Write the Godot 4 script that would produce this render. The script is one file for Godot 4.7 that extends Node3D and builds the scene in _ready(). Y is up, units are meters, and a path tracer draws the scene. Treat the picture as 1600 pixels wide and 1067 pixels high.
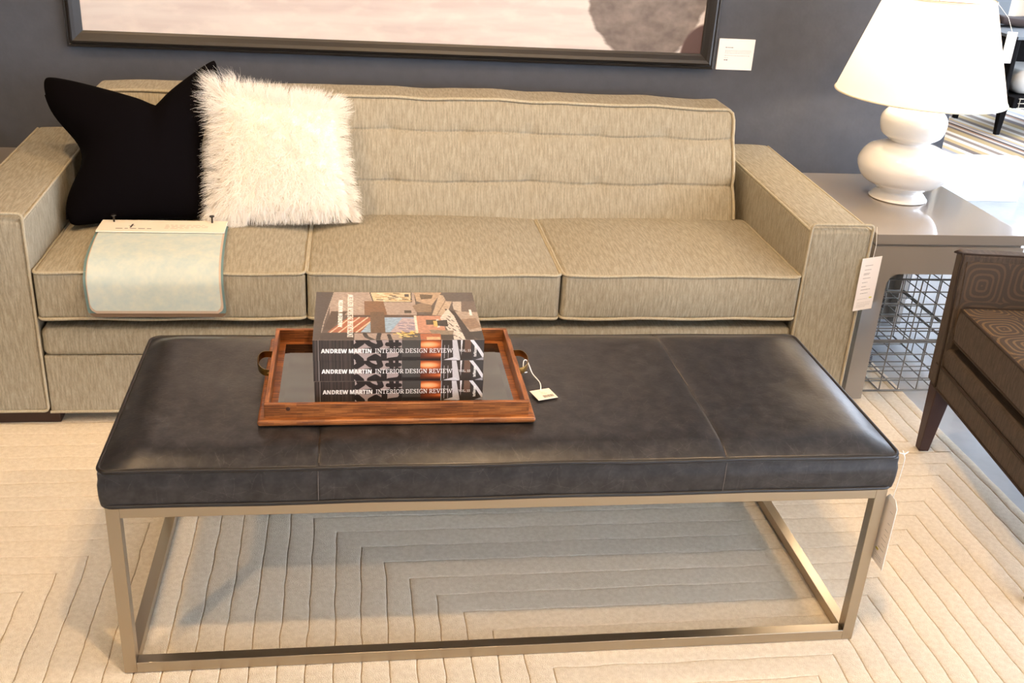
extends Node3D

# ------------------------------------------------------------------ mesh builder
class MB:
	var v := PackedVector3Array()
	var uv := PackedVector2Array()
	var idx := PackedInt32Array()
	func p(a: Vector3, u := Vector2.ZERO) -> int:
		v.append(a)
		uv.append(u)
		return v.size() - 1
	func tri(a: int, b: int, c: int) -> void:
		idx.append(a)
		idx.append(b)
		idx.append(c)
	func quad(a: int, b: int, c: int, d: int) -> void:
		tri(a, b, c)
		tri(a, c, d)
	# a flat four-cornered face with its own vertices, corners clockwise seen from the front
	func face(a: Vector3, b: Vector3, c: Vector3, d: Vector3, full_uv := false) -> void:
		var i := p(a, Vector2(0, 0))
		p(b, Vector2(1, 0))
		p(c, Vector2(1, 1))
		p(d, Vector2(0, 1))
		quad(i, i + 1, i + 2, i + 3)
		if not full_uv:
			for k in 4:
				uv[i + k] = Vector2.ZERO
	func grid(rows: Array, close_rows := false, close_cols := false) -> void:
		var n: int = rows[0].size()
		var m := rows.size()
		var base := v.size()
		for i in m:
			var row: PackedVector3Array = rows[i]
			for j in n:
				p(row[j], Vector2(float(j) / (n - 1), float(i) / (m - 1)))
		for i in (m if close_rows else m - 1):
			var i2 := (i + 1) % m
			for j in (n if close_cols else n - 1):
				var j2 := (j + 1) % n
				quad(base + i * n + j, base + i * n + j2, base + i2 * n + j2, base + i2 * n + j)
	func weld() -> void:
		var seen := {}
		var to := PackedInt32Array()
		var nv := PackedVector3Array()
		var nu := PackedVector2Array()
		for i in v.size():
			var k := Vector3i((v[i] * 50000.0).round())
			if not seen.has(k):
				seen[k] = nv.size()
				nv.append(v[i])
				nu.append(uv[i])
			to.append(seen[k])
		var ni := PackedInt32Array()
		for t in range(0, idx.size(), 3):
			var a := to[idx[t]]
			var b := to[idx[t + 1]]
			var c := to[idx[t + 2]]
			if a != b and b != c and a != c:
				ni.append(a)
				ni.append(b)
				ni.append(c)
		v = nv
		uv = nu
		idx = ni
	func mesh() -> ArrayMesh:
		var n := PackedVector3Array()
		n.resize(v.size())
		for t in range(0, idx.size(), 3):
			var a := idx[t]
			var b := idx[t + 1]
			var c := idx[t + 2]
			var f := (v[c] - v[a]).cross(v[b] - v[a])
			n[a] += f
			n[b] += f
			n[c] += f
		for i in n.size():
			n[i] = n[i].normalized() if n[i].length_squared() > 1e-20 else Vector3.UP
		var arr := []
		arr.resize(Mesh.ARRAY_MAX)
		arr[Mesh.ARRAY_VERTEX] = v
		arr[Mesh.ARRAY_NORMAL] = n
		arr[Mesh.ARRAY_TEX_UV] = uv
		arr[Mesh.ARRAY_INDEX] = idx
		var m := ArrayMesh.new()
		m.add_surface_from_arrays(Mesh.PRIMITIVE_TRIANGLES, arr)
		return m

var M := {}
var taken := {}
var rng := RandomNumberGenerator.new()

func numbered(called: String) -> String:
	if not taken.has(called):
		taken[called] = 0
		return called
	taken[called] += 1
	return "%s_%03d" % [called, taken[called]]

func thing(called: String, label: String, category: String, at := Vector3.ZERO, turn := 0.0, group := "") -> Node3D:
	var o := Node3D.new()
	o.name = numbered(called)
	add_child(o)
	o.position = at
	o.rotation.y = turn
	meta(o, label, category, group)
	return o

func meta(o: Node, label: String, category: String, group := "") -> void:
	o.set_meta("label", label)
	o.set_meta("category", category)
	if group != "":
		o.set_meta("group", group)

func part(called: String, b, m: Material, parent: Node) -> MeshInstance3D:
	var o := MeshInstance3D.new()
	o.mesh = b.mesh() if b is MB else b
	o.material_override = m
	o.name = called
	parent.add_child(o, true)
	return o

func one(called: String, b, m: Material, label: String, category: String, group := "") -> MeshInstance3D:
	var o := part(numbered(called), b, m, self)
	meta(o, label, category, group)
	return o

func structure(called: String, b, m: Material, parent: Node = self) -> MeshInstance3D:
	var o := part(called, b, m, parent)
	if parent == self:
		o.set_meta("kind", "structure")
	return o

# ------------------------------------------------------------------ shapes
func axis(h: float, r: float, n: int, seg: int, extra := []) -> PackedFloat64Array:
	var out := []
	for k in range(seg, 0, -1):
		out.append(-(h - r) - r * tan(PI / 4 * k / seg))
	for k in n + 1:
		out.append(-(h - r) + 2 * (h - r) * k / n)
	for e in extra:
		if absf(e) < h - r:
			out.append(e)
	for k in range(1, seg + 1):
		out.append(h - r + r * tan(PI / 4 * k / seg))
	out.sort()
	return PackedFloat64Array(out)

# a box with rounded edges; deform(point relative to the centre) -> point
func rbox(b: MB, c: Vector3, size: Vector3, r: float, n := Vector3i(1, 1, 1), seg := 3, deform = null, ex := [[], [], []]) -> void:
	var h := size / 2
	r = minf(r, minf(h.x, minf(h.y, h.z)) * 0.999)
	var ax := [axis(h.x, r, n.x, seg, ex[0]), axis(h.y, r, n.y, seg, ex[1]), axis(h.z, r, n.z, seg, ex[2])]
	var inn := h - Vector3(r, r, r)
	var fresh := MB.new()
	for d in 3:
		var e := (d + 1) % 3
		var f := (d + 2) % 3
		for s in [-1.0, 1.0]:
			var rows := []
			for i in ax[e].size():
				var row := PackedVector3Array()
				for j in ax[f].size():
					var q := Vector3.ZERO
					q[d] = s * h[d]
					q[e] = ax[e][i]
					q[f] = ax[f][j]
					var core := q.clamp(-inn, inn)
					var dir := q - core
					q = core + dir.normalized() * r
					row.append(q)
				if s < 0:
					row.reverse()
				rows.append(row)
			fresh.grid(rows)
	fresh.weld()
	var base := b.v.size()
	for q in fresh.v:
		b.p(c + (deform.call(q) if deform != null else q))
	for i in fresh.idx:
		b.idx.append(base + i)

func bx(c: Vector3, size: Vector3, r := 0.002) -> MB:
	var b := MB.new()
	rbox(b, c, size, r, Vector3i(1, 1, 1), 2)
	return b

func slab(x0: float, x1: float, y0: float, y1: float, z0: float, z1: float, r := 0.002) -> MB:
	return bx(Vector3(x0 + x1, y0 + y1, z0 + z1) / 2, Vector3(x1 - x0, y1 - y0, z1 - z0), r)

func tube(b: MB, pts: PackedVector3Array, r: float, n := 6, closed := false, taper := 1.0) -> void:
	var m := pts.size()
	var rows := []
	var side := Vector3.ZERO
	for i in m:
		var t: Vector3
		if closed:
			t = (pts[(i + 1) % m] - pts[(i - 1 + m) % m]).normalized()
		else:
			t = (pts[mini(i + 1, m - 1)] - pts[maxi(i - 1, 0)]).normalized()
		if side == Vector3.ZERO:
			side = t.cross(Vector3.UP if absf(t.y) < 0.9 else Vector3.RIGHT).normalized()
		side = (side - t * side.dot(t)).normalized()
		var up := t.cross(side)
		var row := PackedVector3Array()
		var rr := r * lerpf(1.0, taper, float(i) / (m - 1))
		for k in n:
			var a := TAU * k / n
			row.append(pts[i] + (side * cos(a) + up * sin(a)) * rr)
		rows.append(row)
	if not closed:
		var c0 := PackedVector3Array()
		var c1 := PackedVector3Array()
		for k in n:
			c0.append(pts[0])
			c1.append(pts[m - 1])
		rows.push_front(c0)
		rows.push_back(c1)
	b.grid(rows, closed, true)

func tubed(pts: PackedVector3Array, r: float, n := 6, closed := false, taper := 1.0) -> MB:
	var b := MB.new()
	tube(b, pts, r, n, closed, taper)
	return b

func lathe(b: MB, prof: PackedVector2Array, n := 48, c := Vector3.ZERO) -> void:
	var rows := []
	for q in prof:
		var row := PackedVector3Array()
		for k in n:
			var a := TAU * k / n
			row.append(c + Vector3(q.x * cos(a), q.y, q.x * sin(a)))
		rows.append(row)
	b.grid(rows, false, true)

func smooth_profile(pts: Array, n := 6) -> PackedVector2Array:
	var c := Curve2D.new()
	for i in pts.size():
		var a: Vector2 = pts[maxi(i - 1, 0)]
		var d: Vector2 = pts[mini(i + 1, pts.size() - 1)]
		var t := (d - a) / 6.0
		c.add_point(pts[i], -t, t)
	var out := PackedVector2Array()
	for i in pts.size() - 1:
		for k in n:
			out.append(c.sample(i, float(k) / n))
	out.append(pts[pts.size() - 1])
	return out

func smooth_path(pts: Array, n := 6) -> PackedVector3Array:
	var c := Curve3D.new()
	for i in pts.size():
		var a: Vector3 = pts[maxi(i - 1, 0)]
		var d: Vector3 = pts[mini(i + 1, pts.size() - 1)]
		var t := (d - a) / 6.0
		c.add_point(pts[i], -t, t)
	var out := PackedVector3Array()
	for i in pts.size() - 1:
		for k in n:
			out.append(c.sample(i, float(k) / n))
	out.append(pts[pts.size() - 1])
	return out

# outline of a rectangle with rounded corners in a plane given by two axes
func rrect(c: Vector3, u: Vector3, w: Vector3, hu: float, hw: float, r: float, seg := 5, along := 10) -> PackedVector3Array:
	var out := PackedVector3Array()
	var corner := [[1, 1, 0.0], [-1, 1, PI / 2], [-1, -1, PI], [1, -1, 1.5 * PI]]
	for k in 4:
		var q: Array = corner[k]
		var cc: Vector3 = c + u * (hu - r) * q[0] + w * (hw - r) * q[1]
		for i in seg + 1:
			var a: float = q[2] + PI / 2 * i / seg
			out.append(cc + u * cos(a) * r + w * sin(a) * r)
		var nx: Array = corner[(k + 1) % 4]
		var cn: Vector3 = c + u * (hu - r) * nx[0] + w * (hw - r) * nx[1]
		var s := out[out.size() - 1]
		var e: Vector3 = cn + u * cos(nx[2]) * r + w * sin(nx[2]) * r
		for i in range(1, along):
			out.append(s.lerp(e, float(i) / along))
	return out

# extruded outline: polygon in xy, from z0 to z1
func prism(b: MB, poly: PackedVector2Array, z0: float, z1: float) -> void:
	var t := Geometry2D.triangulate_polygon(poly)
	var ccw := not Geometry2D.is_polygon_clockwise(poly)
	for side in 2:
		var z := z1 if side == 0 else z0
		var base := b.v.size()
		for q in poly:
			b.p(Vector3(q.x, q.y, z))
		for i in range(0, t.size(), 3):
			if (side == 0) == ccw:
				b.tri(base + t[i], base + t[i + 2], base + t[i + 1])
			else:
				b.tri(base + t[i], base + t[i + 1], base + t[i + 2])
	for i in poly.size():
		var q := poly[i]
		var w := poly[(i + 1) % poly.size()]
		if ccw:
			b.face(Vector3(q.x, q.y, z0), Vector3(q.x, q.y, z1), Vector3(w.x, w.y, z1), Vector3(w.x, w.y, z0))
		else:
			b.face(Vector3(w.x, w.y, z0), Vector3(w.x, w.y, z1), Vector3(q.x, q.y, z1), Vector3(q.x, q.y, z0))

func lettering(words: String, font_names: Array, weight: int, length: float, cap: float, italic := false) -> ArrayMesh:
	var f := SystemFont.new()
	f.font_names = PackedStringArray(font_names)
	f.font_weight = weight
	f.font_italic = italic
	var t := TextMesh.new()
	t.text = words
	t.font = f
	t.font_size = 48
	t.pixel_size = 0.01
	t.depth = 0.02
	t.curve_step = 2.0
	t.horizontal_alignment = HORIZONTAL_ALIGNMENT_CENTER
	t.vertical_alignment = VERTICAL_ALIGNMENT_CENTER
	var arr := t.get_mesh_arrays()
	var vs: PackedVector3Array = arr[Mesh.ARRAY_VERTEX]
	var lo := Vector3(1e9, 1e9, 1e9)
	var hi := -lo
	for q in vs:
		lo = lo.min(q)
		hi = hi.max(q)
	var s := Vector3(length / (hi.x - lo.x), cap / (hi.y - lo.y), 0.0003 / (hi.z - lo.z))
	for i in vs.size():
		vs[i] = (vs[i] - (lo + hi) / 2) * s
	arr[Mesh.ARRAY_VERTEX] = vs
	var m := ArrayMesh.new()
	m.add_surface_from_arrays(Mesh.PRIMITIVE_TRIANGLES, arr)
	return m

# ------------------------------------------------------------------ pictures and materials
func noise(kind: int, freq: float, octaves: int, sd: int) -> FastNoiseLite:
	var n := FastNoiseLite.new()
	n.noise_type = kind
	n.frequency = freq
	n.fractal_octaves = octaves
	n.seed = sd
	return n

func seamless(w: int, h: int, freq: float, octaves: int, sd: int) -> Image:
	return noise(FastNoiseLite.TYPE_SIMPLEX_SMOOTH, freq, octaves, sd).get_seamless_image(w, h)

func tint(im: Image, lo: Color, hi: Color, contrast := 1.0, second: Image = null, share := 0.5) -> Image:
	var out := Image.create(im.get_width(), im.get_height(), true, Image.FORMAT_RGB8)
	for y in im.get_height():
		for x in im.get_width():
			var t := im.get_pixel(x, y).r
			if second:
				t = lerpf(t, second.get_pixel(x % second.get_width(), y % second.get_height()).r, share)
			out.set_pixel(x, y, lo.lerp(hi, clampf((t - 0.5) * contrast + 0.5, 0, 1)))
	return out

func tex(im: Image) -> ImageTexture:
	if not im.has_mipmaps():
		im.generate_mipmaps()
	return ImageTexture.create_from_image(im)

func bump(im: Image, strength: float) -> ImageTexture:
	var c: Image = im.duplicate()
	c.clear_mipmaps()
	c.convert(Image.FORMAT_RGBA8)
	c.bump_map_to_normal_map(strength)
	return tex(c)

func mat(color: Color, rough: float, metal := 0.0) -> StandardMaterial3D:
	var m := StandardMaterial3D.new()
	m.albedo_color = color
	m.roughness = rough
	m.metallic = metal
	return m

func tri_mat(im: Image, rough: float, tile: float, world := true, normal: Texture2D = null, ns := 1.0) -> StandardMaterial3D:
	var m := StandardMaterial3D.new()
	m.albedo_texture = tex(im)
	m.roughness = rough
	m.uv1_triplanar = true
	m.uv1_world_triplanar = world
	m.uv1_triplanar_sharpness = 8.0
	m.uv1_scale = Vector3.ONE / tile
	if normal:
		m.normal_enabled = true
		m.normal_texture = normal
		m.normal_scale = ns
	return m

func c8(r: int, g: int, b: int) -> Color:
	return Color(r / 255.0, g / 255.0, b / 255.0)

func poly(im: Image, pts: Array, col: Color, grain := 0.0) -> void:
	var pp := PackedVector2Array()
	var w := im.get_width()
	var h := im.get_height()
	var lo := Vector2(1e9, 1e9)
	var hi := Vector2(-1e9, -1e9)
	for q in pts:
		var s := Vector2(q[0] * w, q[1] * h)
		pp.append(s)
		lo = lo.min(s)
		hi = hi.max(s)
	for y in range(maxi(0, int(lo.y)), mini(h, int(hi.y) + 1)):
		for x in range(maxi(0, int(lo.x)), mini(w, int(hi.x) + 1)):
			if Geometry2D.is_point_in_polygon(Vector2(x + 0.5, y + 0.5), pp):
				var g := rng.randf_range(-grain, grain)
				im.set_pixel(x, y, Color(col.r + g, col.g + g, col.b + g))

func rect(im: Image, x0: float, y0: float, x1: float, y1: float, col: Color, grain := 0.0) -> void:
	poly(im, [[x0, y0], [x1, y0], [x1, y1], [x0, y1]], col, grain)

# a thick pen stroke through points, in the picture's own 0..1 frame
func stroke(im: Image, pts: Array, wide: float, col: Color) -> void:
	var w := im.get_width()
	var h := im.get_height()
	for i in pts.size() - 1:
		var a := Vector2(pts[i][0] * w, pts[i][1] * h)
		var b := Vector2(pts[i + 1][0] * w, pts[i + 1][1] * h)
		var r := wide * h / 2
		var lo := a.min(b) - Vector2(r, r)
		var hi := a.max(b) + Vector2(r, r)
		for y in range(maxi(0, int(lo.y)), mini(h, int(hi.y) + 1)):
			for x in range(maxi(0, int(lo.x)), mini(w, int(hi.x) + 1)):
				var q := Vector2(x + 0.5, y + 0.5)
				if q.distance_to(Geometry2D.get_closest_point_to_segment(q, a, b)) <= r:
					im.set_pixel(x, y, col)

func make_materials() -> void:
	# woven upholstery: fine streaks along the warp
	var streak := seamless(512, 64, 0.075, 3, 3)
	var weave := seamless(512, 128, 0.22, 2, 8)
	var streak_big := Image.create(512, 128, false, Image.FORMAT_L8)
	for y in 128:
		for x in 512:
			var t := streak.get_pixel(x, y / 2).r * 0.6 + weave.get_pixel(x, y).r * 0.4
			streak_big.set_pixel(x, y, Color(t, t, t))
	M.fabric = tri_mat(tint(streak_big, c8(130, 122, 104), c8(178, 170, 150), 1.25), 0.92, 0.28, true, bump(streak_big, 2.0), 0.5)
	M.piping = tri_mat(tint(streak_big, c8(154, 145, 122), c8(190, 180, 158), 1.2), 0.92, 0.2)
	# scuffed leather
	var blot := seamless(512, 512, 0.026, 5, 21)
	var grain := seamless(512, 512, 0.11, 3, 22)
	var leather := tint(blot, c8(27, 26, 27), c8(56, 53, 53), 1.5, grain, 0.3)
	rng.seed = 5
	for k in 420:
		var a := Vector2(rng.randf() * 512, rng.randf() * 512)
		var dir := Vector2.from_angle(rng.randf() * TAU)
		var long := rng.randf_range(8, 46)
		var bend := rng.randf_range(-0.02, 0.02)
		for s in int(long):
			dir = dir.rotated(bend)
			a += dir
			var px := posmod(int(a.x), 512)
			var py := posmod(int(a.y), 512)
			leather.set_pixel(px, py, leather.get_pixel(px, py).lerp(c8(112, 104, 99), rng.randf_range(0.1, 0.42)))
	M.leather = tri_mat(leather, 0.33, 0.55, true, bump(seamless(512, 512, 0.09, 4, 31), 1.0), 0.14)
	M.leather.metallic_specular = 0.5
	M.leather_piping = mat(c8(30, 27, 27), 0.45)
	M.thread = mat(c8(112, 104, 98), 0.8)
	M.nickel = mat(c8(178, 167, 149), 0.27, 1.0)
	M.nickel.roughness = 0.3
	# rug pile
	var pile := seamless(512, 512, 0.3, 3, 41)
	var drift := seamless(512, 512, 0.045, 4, 42)
	M.pile = tri_mat(tint(pile, c8(214, 199, 174), c8(242, 231, 211), 1.35, drift, 0.5), 1.0, 0.38, true, bump(pile, 4.0), 0.8)
	M.rug_backing = mat(c8(178, 156, 122), 1.0)
	# walls, floor
	var roller := seamless(256, 256, 0.05, 4, 51)
	M.slate = tri_mat(tint(roller, c8(79, 81, 87), c8(84, 86, 92), 1.0), 0.62, 0.8, true, bump(seamless(256, 256, 0.2, 2, 52), 1.0), 0.08)
	M.slate.metallic_specular = 0.25
	M.white_paint = mat(c8(228, 226, 220), 0.8)
	M.cream_paint = mat(c8(226, 214, 196), 0.85)
	M.grey_paint = mat(c8(112, 118, 122), 0.7)
	var conc := seamless(512, 512, 0.009, 5, 61)
	M.concrete = tri_mat(tint(conc, c8(172, 175, 178), c8(202, 204, 205), 1.3, seamless(512, 512, 0.1, 2, 62), 0.15), 0.16, 2.2)
	M.ceiling = mat(c8(206, 204, 198), 0.9)
	M.pavement = mat(c8(170, 168, 162), 0.9)
	M.glass = mat(Color(0.95, 0.98, 1.0, 0.06), 0.02)
	M.glass.transparency = BaseMaterial3D.TRANSPARENCY_ALPHA
	M.window_metal = mat(c8(70, 72, 75), 0.4, 0.8)
	# wood
	var wg := seamless(32, 512, 0.13, 4, 71)
	var wood_v := seamless(512, 512, 0.02, 3, 72)
	var wood := Image.create(512, 512, true, Image.FORMAT_RGB8)
	for y in 512:
		for x in 512:
			var t := clampf((wg.get_pixel(x / 16, y).r - 0.5) * 1.2 + 0.5 + (wood_v.get_pixel(x / 4, y).r - 0.5) * 0.9, 0, 1)
			wood.set_pixel(x, y, c8(92, 50, 22).lerp(c8(164, 102, 52), t))
	M.wood_x = tri_mat(wood, 0.36, 0.34)
	var wood2: Image = wood.duplicate()
	wood2.rotate_90(CLOCKWISE)
	M.wood_z = tri_mat(wood2, 0.36, 0.34)
	M.wood_plug = mat(c8(62, 34, 18), 0.5)
	M.mirror = mat(c8(122, 124, 122), 0.04, 1.0)
	M.brass = mat(c8(150, 118, 66), 0.34, 1.0)
	M.dark_leg = mat(c8(50, 23, 15), 0.5)
	M.matte_black = mat(c8(24, 22, 22), 0.85)
	M.matte_black.metallic_specular = 0.2
	M.foot = mat(c8(46, 24, 16), 0.5)
	# framed picture
	M.frame = mat(c8(34, 30, 27), 0.42)
	M.black_velvet = mat(c8(9, 7, 9), 0.95)
	M.black_velvet.metallic_specular = 0.14
	M.fur_skin = mat(c8(250, 244, 232), 0.95)
	M.fur = mat(c8(253, 250, 243), 0.7)
	M.fur.backlight_enabled = true
	M.fur.backlight = c8(205, 201, 194)
	M.lacquer = mat(c8(140, 131, 121), 0.3)
	M.lacquer.clearcoat_enabled = true
	M.lacquer.clearcoat = 1.0
	M.lacquer.clearcoat_roughness = 0.04
	M.ceramic = mat(c8(230, 228, 224), 0.25)
	M.ceramic.clearcoat_enabled = true
	M.ceramic.clearcoat = 1.0
	M.ceramic.clearcoat_roughness = 0.03
	M.shade = mat(c8(236, 230, 218), 0.9)
	M.shade.backlight_enabled = true
	M.shade.backlight = c8(226, 216, 198)
	M.shade_trim = mat(c8(232, 226, 206), 0.9)
	M.bulb = mat(c8(255, 240, 210), 0.5)
	M.bulb.emission_enabled = true
	M.bulb.emission = c8(255, 214, 160)
	M.bulb.emission_energy_multiplier = 2.0
	M.wire = mat(c8(122, 118, 111), 0.42, 0.8)
	M.black_wire = mat(c8(30, 29, 28), 0.5, 0.5)
	M.paper = mat(c8(240, 236, 230), 0.8)
	M.string = mat(c8(238, 236, 232), 0.8)
	M.ink_white = mat(c8(245, 243, 238), 0.5)
	M.page = mat(c8(232, 226, 212), 0.9)
	M.black_gloss = mat(c8(26, 25, 26), 0.35)
	M.lens = mat(c8(255, 235, 205), 0.5)
	M.lens.emission_enabled = true
	M.lens.emission = c8(255, 214, 160)
	M.lens.emission_energy_multiplier = 4.0
	# chair cloth: nested rounded squares in copper on brown
	var key := Image.create(256, 256, true, Image.FORMAT_RGB8)
	for y in 256:
		for x in 256:
			var cell := Vector2(x % 128, y % 128)
			if (x / 128 + y / 128) % 2 == 1:
				cell = Vector2(cell.y, cell.x)
			var d := (cell - Vector2(78, 58)).abs()
			var m := pow(pow(d.x / 1.15, 4.0) + pow(d.y, 4.0), 0.25)
			var band := fmod(m + 3.0, 15.0)
			var col := c8(74, 64, 57)
			if band < 5.5:
				col = c8(124, 101, 74)
			col = col.lerp(c8(58, 50, 44), 0.3 * float(x % 4 < 2))
			key.set_pixel(x, y, col)
	M.chair_cloth = tri_mat(key, 0.8, 0.24, false)
	M.chair_plain = tri_mat(tint(streak_big, c8(60, 51, 45), c8(90, 77, 66), 1.5), 0.85, 0.3, false)
	var dull := Image.create(256, 256, true, Image.FORMAT_RGB8)
	for y in 256:
		for x in 256:
			dull.set_pixel(x, y, key.get_pixel(x, y).lerp(c8(73, 62, 54), 0.5))
	M.chair_dull = tri_mat(dull, 0.85, 0.24, false)
	M.chair_piping = mat(c8(46, 34, 27), 0.85)

func text_lines(im: Image, x0: float, rows: Array, col: Color, sd: int, cut := 0.012) -> void:
	rng.seed = sd
	for r in rows:
		var x := x0
		while x < r[1]:
			var w := rng.randf_range(0.02, 0.06)
			rect(im, x, r[0], minf(x + w, r[1]), r[0] + cut, col)
			x += w + 0.015

func print_mat(im: Image, rough := 0.6) -> StandardMaterial3D:
	var m := mat(Color.WHITE, rough)
	m.albedo_texture = tex(im)
	return m

func blank(w: int, h: int, col: Color) -> Image:
	var im := Image.create(w, h, false, Image.FORMAT_RGB8)
	im.fill(col)
	return im

# ------------------------------------------------------------------ scene
func _ready() -> void:
	# camera
	var cam := Camera3D.new()
	cam.fov = 35.945
	cam.near = 0.05
	cam.far = 200.0
	cam.basis = Basis.from_euler(Vector3(deg_to_rad(-24.6964), deg_to_rad(-9.3004), deg_to_rad(3.7268)))
	cam.position = Vector3(0.4524, 1.5034, 1.6853)
	add_child(cam)
	cam.current = true
	# sky and exposure
	var env := Environment.new()
	env.tonemap_mode = Environment.TONE_MAPPER_LINEAR
	env.tonemap_exposure = 0.88
	env.sdfgi_enabled = true
	env.ssao_enabled = true
	env.ssil_enabled = true
	env.background_mode = Environment.BG_SKY
	var sky := Sky.new()
	var sm := ProceduralSkyMaterial.new()
	sm.sky_top_color = c8(196, 214, 242)
	sm.sky_horizon_color = c8(232, 236, 245)
	sm.ground_bottom_color = c8(150, 152, 158)
	sm.ground_horizon_color = c8(200, 208, 220)
	sm.sun_angle_max = 0.0
	sm.energy_multiplier = 20.0
	sky.sky_material = sm
	env.sky = sky
	var we := WorldEnvironment.new()
	we.environment = env
	add_child(we)
	# ceiling spotlights: [position, aim, energy]
	var spots := [
		[Vector3(0.75, 2.72, 0.9), Vector3(0.75, 0.3, -0.35), 3.8],
		[Vector3(-1.35, 2.72, 2.1), Vector3(0.1, 0.3, -0.5), 4.0],
		[Vector3(1.95, 2.72, 0.35), Vector3(1.6, 0.3, -0.6), 2.6],
		[Vector3(-0.55, 2.72, -0.55), Vector3(-0.1, 0.6, -1.6), 2.4],
		[Vector3(0.95, 2.72, -0.35), Vector3(0.95, 0.6, -1.5), 2.6],
		[Vector3(4.7, 2.72, -4.2), Vector3(4.6, 0.0, -4.9), 2.6],
		[Vector3(5.6, 2.72, -6.2), Vector3(5.4, 0.8, -7.6), 4.0],
	]
	make_materials()
	build_room(spots)
	build_rug()
	build_sofa()
	build_bench()
	build_armchair()
	build_tables()
	build_lamp()
	build_crates()
	build_picture()
	build_black_pillow()
	build_fur_pillow()
	build_sample_book()
	build_tray()
	build_books()
	build_tags()
	build_far_corner()

const SPOT_COLOR := Color(1.0, 0.835, 0.63)

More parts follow.
